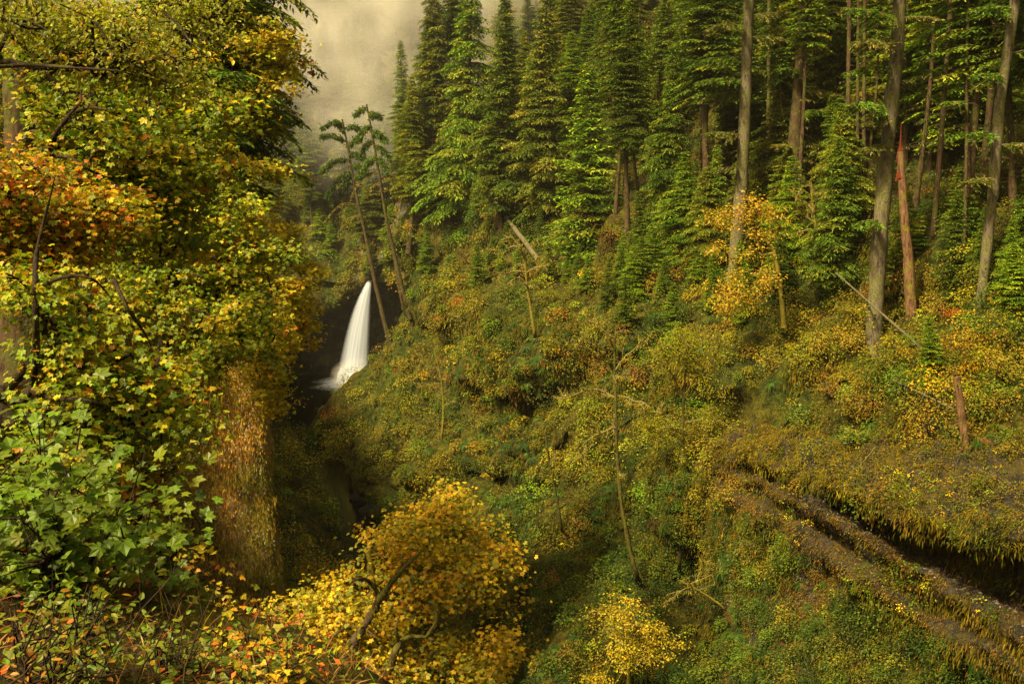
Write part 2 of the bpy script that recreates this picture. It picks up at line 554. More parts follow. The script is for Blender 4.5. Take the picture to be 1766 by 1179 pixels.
RIGHT = {
 5: [(26,-47),(32,-32),(37,-22),(40,-15),(43,-11),(47,-9),(56,-3),(116,42)],
 35: [(13,-47),(21,-30),(26,-21),(29,-14),(32,-11),(36,-9),(45,-2),(100,42)],
 50: [(6,-47),(15,-31),(21,-21),(24,-14),(27.5,-10.5),(31,-9),(40,-2),(95,46)],
 70: [(1,-47),(9,-32),(14,-23),(19,-15),(25,-9.5),(30,-7),(40,0),(95,50)],
 100: [(-8,-47),(-1,-37),(6,-26),(12,-16),(17,-8),(21,-5),(34,5),(95,60)],
 150: [(-22,-47),(-14,-37),(-5,-25),(0,-14),(5,-6),(9,-2),(20,8),(85,66)],
 200: [(-36,-47),(-28,-37),(-20,-24),(-14,-14),(-9,-5),(-6,3),(4,16),(70,72)],
 232: [(-50,-47),(-43,-36),(-31,-25),(-25,-16),(-24,-5),(-25,10),(-14,26),(55,80)],
 250: [(-49,-47),(-40,-36),(-28,-24.5),(-24,-16),(-26,-5),(-27,10),(-16,27),(52,82)],
 290: [(-38,-47),(-35,-34),(-32,-24),(-30,-14),(-33,-5),(-31,10),(-22,28),(45,85)],
 345: [(-38,-47),(-36,-34),(-34,-24),(-33,-14),(-34,-5),(-34,10),(-26,28),(40,88)],
 420: [(-44,-47),(-40,-34),(-36,-24),(-34,-12),(-32,0),(-30,14),(-22,32),(40,95)],
}
ysL = np.concatenate([np.arange(-30, 0, 1.2), np.arange(0, 14, .35), np.arange(14, 60, .6), np.arange(60, 90, .3), np.arange(90, 160, .9), np.arange(160, 421, 2.0)])
ysR = np.concatenate([np.arange(5, 45, 1.0), np.arange(45, 110, .5), np.arange(110, 180, .8), np.arange(180, 300, 1.1), np.arange(300, 421, 2.2)])
PL = loft(LEFT, ysL, 130, 1.0, 3)
# keep the rim round the viewpoint calm
pil = np.exp(-((PL[..., 1] - 67) / 9) ** 2) * (PL[..., 0] < -8) * (PL[..., 0] > -32)
PL = PL + gridnormals(PL) * (pil * (.55 * fbm(PL * np.array([1, 1, .5]), 2.6, 4, 821) + .2 * fbm(PL, 1.0, 2, 823)))[..., None]
near = np.exp(-((PL[..., 0] + 2) ** 2 + (PL[..., 1] - 2) ** 2) / 40)
PL0 = loft(LEFT, ysL, 130, .12, 3)
PL = PL * (1 - near[..., None]) + PL0 * near[..., None]
PR = loft(RIGHT, ysR, 190, 1.0, 21)
# rock noses and buttresses standing out of the right wall: (column, row, half width, reach up, reach down, metres)
NOSES = [(905, 590, 95, 110, 95, 6.0), (765, 500, 55, 130, 70, 5.0), (712, 420, 36, 90, 70, 3.5), (1085, 560, 75, 60, 45, 4.0), (975, 1050, 60, 200, 150, 4.0),
         (720, 770, 70, 60, 70, 5.0), (850, 770, 55, 50, 45, 3.5), (1190, 840, 60, 120, 100, 3.0), (1120, 1080, 70, 130, 90, 3.0), (1000, 860, 50, 60, 50, 2.5), (655, 800, 40, 50, 60, 3.5), (1230, 640, 80, 50, 36, 3.0), (820, 660, 40, 70, 60, 3.0)]
gul = fbm(PR * np.array([1, 1, .28]), 8.5, 3, 811)
gN = gridnormals(PR); gN = gN * np.where(gN[..., :1] > 0, -1, 1)
PR = PR + gN * (3.6 * gul * np.clip((PR[..., 2] + 47) / 8, 0, 1) * np.clip((8 - PR[..., 2]) / 8, 0, 1) * np.clip((225 - PR[..., 1]) / 30, .15, 1))[..., None]
px_, py_ = project(PR)
PR[..., 1:2] = PR[..., 1:2]
for cx, cy_0, rx, ru, rd, A in NOSES:
    wob = 18 * fbm(PR, 6, 3, int(cx))
    ex = (px_ + wob - cx) / rx; ey = np.where(py_ < cy_0, (py_ + wob - cy_0) / ru, (py_ + wob * .7 - cy_0) / rd)
    q = np.clip(1 - ex ** 2 - np.where(ey > 0, np.abs(ey) ** 5, ey ** 2), 0, 1) ** .5
    q = q * (PR[..., 1] > 45) * (PR[..., 1] < (262 if cy_0 < 520 else 214)) * (PR[..., 2] < 14)
    PR = PR + np.array([-.72, -.55, .05]) * (A * q)[..., None]

terr = []


def surf(name, P, mats, flip=False, kind='structure', C=(.1, .1, .1), matidx=None):
    b = Buf(); f = grid_faces(P.shape[0], P.shape[1])
    if flip: f = f[:, ::-1]
    if matidx is None:
        b.add(P.reshape(-1, 3), f, C)
    else:
        k = matidx[:-1, :-1].ravel()
        for q in np.unique(k):
            if q == 0 or True:
                b.f.append((f[k == q], int(q)))
        b.v.append(P.reshape(-1, 3).astype(np.float32)); b.c.append(np.broadcast_to(np.array(C, np.float32), (P.shape[0] * P.shape[1], 3)))
    o = b.build(name, mats, smooth=True)
    tag(o, kind=kind)
    terr.append((P.reshape(-1, 3), f))
    return o


# bare cliff where the left promontory drops
t_idx = np.arange(PL.shape[1])[None, :] * np.ones((PL.shape[0], 1))
cl = ((PL[..., 2] > -33) & (PL[..., 2] < 4) & (PL[..., 1] > 52) & (PL[..., 1] < 84) & (PL[..., 0] > -34)).astype(int)
surf('left_canyon_wall', PL, [M_SOIL, M_PILLAR], matidx=cl)
surf('right_canyon_slope', PR, [M_SOIL, M_BASALT], flip=True, matidx=((PR[..., 1] > 226) & (PR[..., 1] < 262) & (PR[..., 2] > -14) & (PR[..., 2] < 12)).astype(int))

# hillside beyond the falls
u = np.linspace(-260, 160, 120); v = np.linspace(0, 1, 90)
U, Vv = np.meshgrid(u, v, indexing='ij')
Yb = 322 + 260 * Vv
Zb = -13 + (Yb - 322) * .62 + 22 * np.exp(-((U + 20) / 60) ** 2) * np.minimum(1, Vv * 4) + np.maximum(0, -(U + 95)) * .10
Zb += 6 * np.exp(-((U + 62) / 14.0) ** 2) * np.minimum(1, Vv * 8)
PB = displace(np.stack([U, Yb, Zb], -1), 1.2, 51, 2.0, 1)
surf('far_hillside', PB, [M_SOIL])

# amphitheatre of dark rock behind the falls: lip, undercut, base
xs = np.array([-98, -84, -76, -68, -62, -57, -53.5, -50.5, -46, -40, -34, -28.])
rows = []
lipz = np.array([-6, -11, -14, -17, -20, -20, -15.2, -13.8, -10, -4, 0, 4.])
lipy = np.array([322, 322, 321, 320, 320, 321, 322, 322.5, 321, 320, 319, 318.])
for dz, dy in ((14, 6), (6, 3), (1.2, .3), (0, 0), (-2.5, 1.0), (-4.5, 7), (-8, 13), (-16, 15), (-26, 14), (-36, 12)):
    z = lipz + dz if dz > -5 else np.maximum(lipz + dz, -48)
    if dz == -36: z = np.full_like(xs, -48.0)
    rows.append(np.stack([xs, lipy + dy, z], -1))
C_ = np.array([catmull(r, 110) for r in rows])            # (rows, n, 3)
C_ = np.array([catmull(C_[:, i], 70) for i in range(C_.shape[1])])
C_ = displace(C_, .55, 77, .5)
zrel = C_[..., 2] - np.interp(C_[..., 0], xs, lipz)
mi = np.where(zrel > -3.5, 1, 0)
mi = np.where((zrel > -3.5) & (C_[..., 0] > -52), 2, mi)
surf('waterfall_cliff', C_, [M_WETROCK, M_SOIL, M_BASALT], matidx=mi)


def bvh_of(surfs):
    V, Fc, n = [], [], 0
    for P, f in surfs:
        V.append(P); Fc.append(f + n); n += len(P)
    V = np.concatenate(V); Fc = np.concatenate(Fc)
    return BVHTree.FromPolygons([tuple(p) for p in V.tolist()], Fc.tolist())


BVH = bvh_of(terr)


def hit(px, py, org=(0, 0, 0), bvh=None):
    d = ray(px, py); d = d / np.linalg.norm(d)
    loc, nn, idx, dist = (bvh or BVH).ray_cast(Vector(org), Vector(d))
    if loc is None: return None
    n = np.array(nn)
    if np.dot(n, d) > 0: n = -n
    return np.array(loc), n


def ground(x, y, z0=200.0, default=-45.0):
    loc, nn, idx, dist = BVH.ray_cast(Vector((x, y, z0)), Vector((0, 0, -1)))
    return loc.z if loc is not None else default


# overhanging moss shelf and the two mossy rock ribs on the lower right
cols_px = [1215, 1290, 1370, 1470, 1600, 1700, 1800, 1950, 2200]
LR = [  # row pixels per column, depth offset (0 = far .. -3 = near)
 ([735, 738, 742, 750, 762, 768, 772, 776, 780], 3.0),
 ([765, 768, 780, 805, 835, 850, 862, 872, 880], -0.4),
 ([782, 785, 806, 843, 880, 902, 915, 930, 950], -1.9),
 ([790, 798, 826, 868, 912, 938, 955, 975, 1000], -1.6),
 ([794, 806, 836, 880, 928, 955, 975, 1000, 1030], 3.3),
 ([797, 812, 848, 903, 975, 1020, 1070, 1130, 1230], 2.6),
 ([799, 816, 853, 908, 987, 1042, 1098, 1180, 1300], -.5),
 ([806, 828, 868, 926, 1008, 1066, 1126, 1210, 1340], -.9),
 ([815, 842, 884, 945, 1028, 1086, 1146, 1235, 1370], 1.0),
 ([819, 849, 893, 957, 1042, 1100, 1160, 1250, 1390], 1.3),
 ([824, 857, 905, 973, 1056, 1114, 1174, 1266, 1410], -1.1),
 ([836, 872, 925, 995, 1076, 1136, 1200, 1300, 1440], -1.3),
 ([850, 895, 955, 1025, 1096, 1158, 1226, 1330, 1480], 0.8),
 ([870, 935, 1005, 1070, 1140, 1200, 1280, 1400, 1560], 1.6),
 ([930, 1030, 1110, 1180, 1260, 1330, 1420, 1560, 1750], 2.4),
 ([1000, 1110, 1210, 1290, 1380, 1460, 1570, 1720, 1950], 3.4),
]
G = []
for pys, off in LR:
    r = []
    for px, py in zip(cols_px, pys):
        h = hit(px, py)
        Y = h[0][1] if h else 40.0
        fade = min(1.0, max(.25, (px - 1200) / 120.0))
        r.append(at(px, py, Y - 4.3 + off * fade + (1 - fade) * 2.6))
    G.append(r)
G = np.array(G)
# even out the depth along each row so the ledges run straight
for r in range(len(G)):
    y = G[r, :, 1].copy()
    fit = np.polyval(np.polyfit(np.arange(len(y)), y, 3), np.arange(len(y)))
    for k in range(len(y)):
        G[r, k] = G[r, k] * (fit[k] / G[r, k, 1])
G1 = np.array([catmull(g, 260) for g in G])
for r in range(len(G1)):
    g_ = G1[r]; grp = r // 3
    w_ = np.clip((np.arange(260) - 14) / 30, 0, 1)
    G1[r] = g_ + (np.stack([.2 * fbm(g_ + 9 * r, 2.5, 2, 700 + r), .55 * fbm(g_ + grp * 20, 4, 3, 710 + grp) + .25 * fbm(g_, 1.5, 2, 720 + r), .35 * fbm(g_ + grp * 31, 3.5, 3, 730 + grp) + .18 * fbm(g_, 1.2, 2, 740 + r)], 1)) * w_[:, None]
G2 = np.array([catmull(G1[:, i], 150) for i in range(G1.shape[1])])
dd = .38 * fbm(G2, 2.2, 3, 91) + .22 * fbm(G2 * np.array([1, 1, .6]), .7, 4, 95)
GN = gridnormals(G2)
if np.mean(GN[..., 1]) > 0: GN = -GN
G2 = G2 + GN * dd[..., None]
fl = np.mean(np.cross(G2[1, 0] - G2[0, 0], G2[0, 1] - G2[0, 0])[1]) < 0
ledge_terr0 = len(terr)
surf('mossy_rock_ledges', G2, [M_LEDGE])
LEDGE = terr.pop()
BVH_L = bvh_of([LEDGE])
BVH_ALL = bvh_of(terr + [LEDGE])

# ground sheet far beyond, water
b = Buf(); b.add([(-1500, -600, -52), (1500, -600, -52), (1500, 2000, -52), (-1500, 2000, -52)], [[0, 1, 2, 3]])
tag(b.build('ground', [M_SOIL]), kind='structure')
b = Buf(); xs_ = np.linspace(-100, 40, 60); ys_ = np.linspace(-25, 345, 120)
X, Y = np.meshgrid(xs_, ys_, indexing='ij')
b.add(np.stack([X, Y, np.full_like(X, -45)], -1).reshape(-1, 3), grid_faces(60, 120))
tag(b.build('water', [M_WATER], smooth=True), kind='structure')

# ------------------------------------------------------------------ waterfall
def uvgrid(me, n, m):
    uvl = me.uv_layers.new(name='UVMap')
    vi = np.empty(len(me.loops), np.int32); me.loops.foreach_get('vertex_index', vi)
    uv = np.stack([(vi % m) / (m - 1), (vi // m) / (n - 1)], 1).astype(np.float32)
    uvl.data.foreach_set('uv', uv.ravel())


wf = thing('waterfall', 'tall white silky waterfall dropping into the dark pool', 'waterfall', loc=tuple(at(610, 655, 317)))
base = np.array(wf.location)
prof = [(483, 634, 641, 322.4), (488, 631, 641.5, 321.5), (500, 625, 641, 320.6), (520, 617, 640, 319.8), (550, 608, 639, 319.0), (580, 600, 638, 318.3), (610, 593, 637.5, 317.8), (640, 587, 637, 317.3), (662, 583, 637, 317)]
prof = catmull(np.array(prof, float), 60)
for nm, dY, sh in (('falling_water', 0.0, 1.0), ('falling_water', .8, .82)):
    V = []
    for py, xl, xr, Y in prof:
        xl = xl - 5 * min(1, (py - 483) / 60); c, h = (xl + xr) / 2, (xr - xl) / 2 * sh
        for uu in np.linspace(-1, 1, 24):
            p = at(c + uu * h, py, Y + dY - .9 * math.sqrt(max(0, 1 - uu * uu * .98)))
            V.append(p)
    b = Buf(); b.add(np.array(V) - base, grid_faces(60, 24))
    me = b.mesh(nm, [M_FALL], True); uvgrid(me, 60, 24)
    link(nm, me, wf)
# splash and foam spreading on the pool
b = Buf(); V = []
cen = at(606, 657, 317); cen[2] = -44.9
for i, rr in enumerate(np.linspace(.0, 1, 20)):
    for a in np.linspace(0, 2 * math.pi, 48):
        ex = 1 + .22 * math.sin(3 * a + 1) + .1 * math.sin(7 * a)
        V.append(cen + np.array([-2.0 * rr + math.cos(a) * 11.5 * rr * ex, math.sin(a) * 14 * rr * ex - 4 * rr, .25 * (1 - rr) * math.sin(5 * a) * rr]))
V = np.array(V); V[:, 2] = np.maximum(V[:, 2], -44.93)
b.add(V - base, grid_faces(20, 48)); me = b.mesh('foam', [M_FOAM], True); uvgrid(me, 20, 48); link('foam', me, wf)
b = Buf(); V = []
for i, ph in enumerate(np.linspace(0, 1, 14)):
    for a in np.linspace(0, 2 * math.pi, 48):
        r = 5.2 * (1 - .35 * ph) * (1 + .15 * math.sin(4 * a + ph * 3))
        V.append(cen + np.array([1.0 + math.cos(a) * r * 1.0, math.sin(a) * r * .6, 4.0 * (1 - (1 - ph) ** 2) * (1 + .25 * math.sin(6 * a))]))
b.add(np.array(V) - base, grid_faces(14, 48)); me = b.mesh('splash', [M_FOAM], True); uvgrid(me, 14, 48); link('splash', me, wf)

# ------------------------------------------------------------------ conifer prototypes
def conifer(H, Rr, z0, seed, droop=.35, tr=.28, dens=1.0, dead=.0, pal=None, lean=0.0, fine=1.0, top=.9):
    """returns (trunk mesh, crown mesh)"""
    global rng
    keep = rng; rng = np.random.default_rng(seed)
    pal = pal or [((.055, .095, .008), 5), ((.085, .125, .009), 3), ((.13, .15, .012), 1)]
    tb, cb = Buf(), Buf()
    zz = np.linspace(-2.5, H, 26)
    wob = np.stack([.012 * H * np.sin(zz / H * 5 + seed), .012 * H * np.cos(zz / H * 4 + seed * 2), zz], 1)
    wob[:, 0] += lean * (zz / H) ** 2 * H
    rad = tr * (1 - np.clip(zz / H, 0, 1)) ** .8 + .02
    rad[:5] *= np.array([1.35, 1.3, 1.22, 1.1, 1.02])
    tube(tb, wob, rad, 9, rough=.18, seed=seed)
    ctr = lambda z: np.array([np.interp(z, zz, wob[:, 0]), np.interp(z, zz, wob[:, 1]), z])
    z = z0 * H; az = rng.uniform(0, 6)
    while z < H * .985:
        h = (z - z0 * H) / (H * (1 - z0))
        n = rng.integers(5, 9)
        for q in range(n):
            az += 2.4 + rng.normal(0, .35)
            L = Rr * ((1 - h) ** top) * rng.uniform(.5, 1.2) * (1 + .28 * math.sin(az + seed) * math.sin(h * 9 + seed) + .18 * math.sin(2 * az + h * 14)) * (0.72 + .28 * min(1, h * 5)) + .18
            if rng.random() < .10: continue
            zq = z + rng.uniform(-.25, .25)
            c0 = ctr(zq); d = np.array([math.cos(az), math.sin(az), 0]); sdir = np.array([-d[1], d[0], 0])
            up = rng.uniform(.05, .3) + .5 * h
            ns = max(5, int(L / .3))
            s = np.linspace(0, 1, ns)
            pz = up * s * L - droop * (s ** 2) * L * rng.uniform(.8, 1.25)
            bp = c0 + d * (s * L)[:, None] + np.array([0, 0, 1.0]) * pz[:, None] + sdir * (rng.normal(0, .06) * L * s ** 2)[:, None]
            br = .012 + .035 * (L / 4) * (1 - s)
            cones(tb, bp[:-1], bp[1:], br[:-1], br[1:], 4)
            # side twigs
            step = .17 / dens
            sk = np.arange(.12 * L, L, step) / L
            if len(sk) == 0: sk = np.array([.5])
            sk = np.repeat(sk, 2); side = np.tile([1, -1], len(sk) // 2).astype(float)
            p0 = np.stack([np.interp(sk, s, bp[:, k]) for k in range(3)], 1)
            tl = (.62 * L * (1 - sk) * (.4 + sk * .9) + .22) * rng.uniform(.6, 1.2, len(sk))
            slope = np.interp(sk, s, np.gradient(pz, s * L))
            bd = norm(d[None] + np.array([0, 0, 1.0]) * slope[:, None])
            ang = rng.uniform(.7, 1.1, len(sk))
            td = bd * np.cos(ang)[:, None] + sdir[None] * (side * np.sin(ang))[:, None] + np.array([0, 0, 1.0]) * rng.normal(-.12, .12, (len(sk), 1))
            td = norm(td)
            # blades along each twig
            bs = .10 / fine
            cnt = np.maximum(2, (tl / bs).astype(int))
            idx = np.repeat(np.arange(len(sk)), cnt)
            tpos = np.concatenate([np.linspace(.05, 1, c) for c in cnt])
            P = p0[idx] + td[idx] * (tl[idx] * tpos)[:, None]
            P[:, 2] -= .22 * (tl[idx] * tpos ** 2) * droop * 2
            sd2 = np.where(rng.random(len(idx)) < .5, 1.0, -1.0)
            perp = norm(np.cross(td[idx], [0, 0, 1.0]))
            D = norm(td[idx] * .75 + perp * (sd2 * rng.uniform(.3, .9, len(idx)))[:, None] + np.array([0, 0, 1.0]) * rng.normal(-.15, .2, (len(idx), 1)))
            Cc = pick(1, pal, .12)[0] * np.exp(rng.normal(0, .2, (len(idx), 1)))
            Cc = Cc * (1 + .55 * (tpos[:, None] > .8) * np.array([1.2, 1.0, .8]))
            blades(cb, P - D * .02, D, np.array([0, 0, 1.0]) + rng.normal(0, .35, (len(idx), 3)), rng.uniform(.20, .40, len(idx)) / fine, rng.uniform(.07, .13, len(idx)) / fine, Cc, bend=.12)
        z += rng.uniform(.34, .58) * (1 if H > 14 else .8) / dens ** .5 * max(.35, (1 - h) ** .25)
    # bare dead branches below the crown
    if z0 > .08:
        for q in range(int(z0 * H * (1.6 + dead * 3))):
            zq = rng.uniform(.06 * H, z0 * H + 1.5); az = rng.uniform(0, 6.28)
            L = rng.uniform(.5, 2.2) * (Rr / 3.0); s = np.linspace(0, 1, 6)
            d = np.array([math.cos(az), math.sin(az), 0])
            bp = ctr(zq) + d * (s * L)[:, None] + np.array([0, 0, 1]) * (rng.uniform(-.1, .25) * s * L - .3 * s ** 2 * L)[:, None] + rng.normal(0, .03, (6, 3)) * s[:, None]
            cones(tb, bp[:-1], bp[1:], .022 * (1 - s[:-1]) + .006, .022 * (1 - s[1:]) + .006, 4)
            if rng.random() < .6:   # hanging lichen
                k = rng.integers(6, 26); ss = rng.uniform(.1, 1, k)
                P = np.stack([np.interp(ss, s, bp[:, i]) for i in range(3)], 1)
                blades(cb, P, np.array([0, 0, -1.0]) + rng.normal(0, .12, (k, 3)), rng.normal(size=(k, 3)), rng.uniform(.08, .3, k), .035, pick(k, [((.22, .22, .06), 1), (OLIVE, 1)]))
    rng = keep
    return tb, cb


def proto(bark, *a, **k):
    tb, cb = conifer(*a, **k)
    return tb.mesh('trunk', [bark], True), cb.mesh('crown', [M_NEEDLE])


PAL_BR = [((.075, .135, .008), 5), ((.11, .17, .010), 3), ((.16, .19, .014), 1.5)]
PAL_OL = [((.09, .115, .010), 4), ((.14, .15, .014), 3), ((.06, .09, .008), 2)]
YOUNG = [proto(M_BARK_FIR, 12, 2.9, .04, 101, droop=.28, tr=.16, pal=PAL_BR), proto(M_BARK_FIR, 12, 2.4, .06, 102, droop=.34, tr=.15), proto(M_BARK_FIR, 13, 3.2, .03, 103, droop=.4, tr=.17, pal=PAL_BR)]
MID = [proto(M_BARK_FIR, 22, 4.0, .12, 111, droop=.36, tr=.27, fine=.85), proto(M_BARK_FIR, 23, 4.4, .08, 112, droop=.42, tr=.28, fine=.85, pal=PAL_OL), proto(M_BARK_FIR, 21, 3.6, .2, 113, droop=.3, tr=.25, fine=.85), proto(M_BARK_FIR, 24, 4.8, .05, 114, droop=.5, tr=.3, fine=.85, pal=PAL_BR), proto(M_BARK_FIR, 22, 5.2, .1, 115, droop=.6, tr=.28, fine=.85, pal=PAL_OL, top=.65, lean=.03), proto(M_BARK_FIR, 25, 3.8, .15, 116, droop=.7, tr=.28, fine=.85, top=1.25, lean=-.03)]
TALL = [proto(M_BARK_FIR, 36, 5.2, .34, 121, droop=.42, tr=.46, dens=.8, dead=.5, fine=.75), proto(M_BARK_FIR, 38, 5.6, .26, 122, droop=.5, tr=.5, dens=.8, dead=.6, fine=.75, pal=PAL_OL), proto(M_BARK_FIR, 34, 4.6, .42, 123, droop=.36, tr=.40, dens=.8, dead=.6, fine=.75)]
SLIM = [proto(M_BARK_FIR, 30, 2.2, .62, 131, droop=.4, tr=.17, dens=.8, dead=1.0, fine=.75), proto(M_BARK_FIR, 32, 2.6, .55, 132, droop=.45, tr=.20, dens=.8, dead=1.0, fine=.75)]


def place(pair, P, label, group=None, H=None, H0=None, w=1.0, rz=None, name='conifer', cat='conifer', tilt=(0, 0)):
    s = (H / H0) if H else 1.0
    if name in ('conifer', 'sapling') and tilt == (0, 0): tilt = (rng.normal(0, .022), rng.normal(0, .022)); w = w * rng.uniform(.88, 1.15)
    t = thing(name, label, cat, group, tuple(P), rng.uniform(0, 6.28) if rz is None else rz, (s * w, s * w * rng.uniform(.9, 1.1), s), tilt)
    link('trunk', pair[0], t); link('crown', pair[1], t)
    return t


H0 = {id(MID[4]): 22, id(MID[5]): 25, id(YOUNG[0]): 12, id(YOUNG[1]): 12, id(YOUNG[2]): 13, id(MID[0]): 22, id(MID[1]): 23, id(MID[2]): 21, id(MID[3]): 24,
      id(TALL[0]): 36, id(TALL[1]): 38, id(TALL[2]): 34, id(SLIM[0]): 30, id(SLIM[1]): 32}


def place_px(pair, px, py, top, label, group=None, w=1.0, dy=0.0, Y=None, **k):
    """base where the photo shows it on the terrain, top at row `top`"""
    if Y is None:
        h = hit(px, py)
        P = h[0]
    else:
        P = at(px, py, Y)
    tp = at(px, top, P[1])
    return place(pair, P, label, group, max(3.0, tp[2] - P[2]), H0[id(pair)], w, **k)


exec_later = []
# ------------------------------------------------------------------ conifers: the ones that stand out
GC = 'conifers along the edge of the right slope'
place_px(YOUNG[0], 1008, 455, 118, 'young bright green fir with a pointed top standing alone in the middle of the slope', GC, 1.0)
place_px(MID[3], 1150, 450, 70, 'full skirted green fir right of the young pointed fir', GC, .8)
place_px(MID[1], 930, 400, -40, 'olive green fir left of the young pointed fir, top cut by the frame', GC, .8)
place_px(MID[0], 868, 400, -10, 'dark fir above the fallen logs', GC, .9)
place_px(MID[3], 800, 380, -90, 'broad drooping fir at the brow of the mossy cliff', GC, .8)
place_px(MID[1], 745, 330, -60, 'tall dense fir catching mist beside the brow of the cliff', GC, .75)
place_px(MID[2], 700, 320, 70, 'narrow misty fir at the cliff edge above the leaning trees', GC, .8)
place_px(YOUNG[2], 1230, 452, 250, 'small drooping fir under the tall trunk beside the golden maple', GC, .8)
place_px(YOUNG[1], 1100, 470, 330, 'small dark fir below the full skirted fir', GC, .9)
place_px(YOUNG[2], 1445, 500, 235, 'bushy young hemlock between the tall trunks', GC, 1.0)
place_px(YOUNG[1], 1640, 520, 330, 'young hemlock right of the broken snag', GC, 1.1)
place_px(YOUNG[0], 1600, 660, 545, 'little green fir sapling at the foot of the snag', GC, 1.1)
place_px(YOUNG[2], 1335, 500, 400, 'low hemlock sapling behind the golden maple', GC, 1.2)
place_px(YOUNG[0], 1745, 560, 420, 'young hemlock at the right edge above the fern bank', GC, 1.2)

GT = 'tall firs rising out of the frame on the right'
def big_trunk(name, pts, Y, w0, w1, bark, label, group=None, boughs=(), cat='tree', seed=0, extra=None, sides=16):
    """trunk through photo pixels at distance Y; w in photo px; boughs: (py, side, length m)"""
    global rng
    keep = rng; rng = np.random.default_rng(seed + 900)
    Pt = np.array([at(px, py, Y) for px, py in pts])
    base = Pt[0].copy()
    gz = ground(base[0], base[1]); 
    P = catmull(Pt, 40)
    rad = np.linspace(w0, w1, 40) / 2 * Y / F * .9
    low = np.linspace(base[2] - 4, base[2] - .3, 5)
    P = np.concatenate([np.stack([np.full(5, base[0]), np.full(5, base[1]), low], 1), P])
    rad = np.concatenate([rad[0] * np.linspace(1.9, 1.12, 5), rad])
    tb, cb = Buf(), Buf()
    tube(tb, P - base, rad, sides, rough=.16, seed=seed)
    t = thing(name, label, cat, group, tuple(base))
    for (py, side, L, dep) in boughs:
        k = int(np.argmin([abs(project(p)[1] - py) for p in P]))
        s = np.linspace(0, 1, 14)
        d = norm(np.array([side, dep, 0.0]))
        sag = rng.uniform(.12, .4)
        bp = P[k] - base + d * (s * L)[:, None] + np.array([0, 0, 1.0]) * (.18 * s * L - sag * s ** 2 * L)[:, None] + rng.normal(0, .05, (14, 3)) * s[:, None]
        cones(tb, bp[:-1], bp[1:], .05 * (1 - s[:-1]) + .012, .05 * (1 - s[1:]) + .012, 5)
        sdir = np.array([-d[1], d[0], 0])
        pal = [((.07, .14, .012), 3), ((.11, .17, .016), 2), ((.15, .16, .03), 1)] if rng.random() < .6 else [((.12, .13, .02), 2), ((.18, .17, .04), 1)]
        for q in range(int(L * 12)):
            ss = rng.uniform(.15, 1); p0 = np.array([np.interp(ss, s, bp[:, i]) for i in range(3)])
            tl = .38 * L * (1.1 - ss) * rng.uniform(.5, 1.2) + .2
            td = norm(d * rng.uniform(.4, 1) + sdir * rng.choice([-1, 1]) * rng.uniform(.4, 1) + np.array([0, 0, rng.normal(-.2, .15)]))
            m = max(6, int(tl / .03)); tt = np.linspace(.02, 1, m)
            Q = p0 + td * (tl * tt)[:, None]; Q[:, 2] -= .3 * tl * tt ** 2
            perp = np.cross(td, [0, 0, 1.0])
            D = td * .7 + perp * rng.uniform(-1, 1, (m, 1)) + np.array([0, 0, 1]) * rng.normal(-.1, .2, (m, 1))
            blades(cb, Q, D, np.array([0, 0, 1.0]) + rng.normal(0, .4, (m, 3)), rng.uniform(.16, .34, m), rng.uniform(.06, .10, m), pick(1, pal)[0] * np.exp(rng.normal(0, .25, (m, 1))), bend=.1)
        if rng.random() < .7:
            m = int(L * 14); ss = rng.uniform(.05, 1, m); Q = np.stack([np.interp(ss, s, bp[:, i]) for i in range(3)], 1)
            blades(cb, Q, np.array([0, 0, -1.0]) + rng.normal(0, .15, (m, 3)), rng.normal(size=(m, 3)), rng.uniform(.08, .4, m), .04, pick(m, [((.26, .25, .07), 1), ((.16, .14, .02), 1)]))
    # short dead stubs
    for q in range(26):
        k = rng.integers(6, len(P) - 2); L = rng.uniform(.15, 1.3); d = norm(np.array([rng.normal(), rng.normal(), rng.normal(0, .25)]))
        s = np.linspace(0, 1, 5); bp = P[k] - base + d * (s * L)[:, None] + np.array([0, 0, -.25]) * (s ** 2 * L)[:, None] + rng.normal(0, .03, (5, 3)) * s[:, None]
        cones(tb, bp[:-1], bp[1:], .03 * (1 - s[:-1]) + .006, .03 * (1 - s[1:]) + .006, 4)
        if rng.random() < .35:
            m = 10; ss = rng.uniform(0, 1, m); Q = np.stack([np.interp(ss, s, bp[:, i]) for i in range(3)], 1)
            blades(cb, Q, np.array([0, 0, -1.0]) + rng.normal(0, .15, (m, 3)), rng.normal(size=(m, 3)), rng.uniform(.1, .35, m), .035, pick(m, [((.24, .23, .07), 1), ((.16, .14, .03), 1)]))
    if extra: extra(t, tb, cb, P - base, rad)
    link('trunk', tb.mesh('trunk', [bark], True), t)
    if cb.n: link('crown', cb.mesh('crown', [M_NEEDLE]), t)
    rng = keep
    return t


def yat(px, py, d=0.0):
    h = hit(px, py)
    return h[0][1] + d


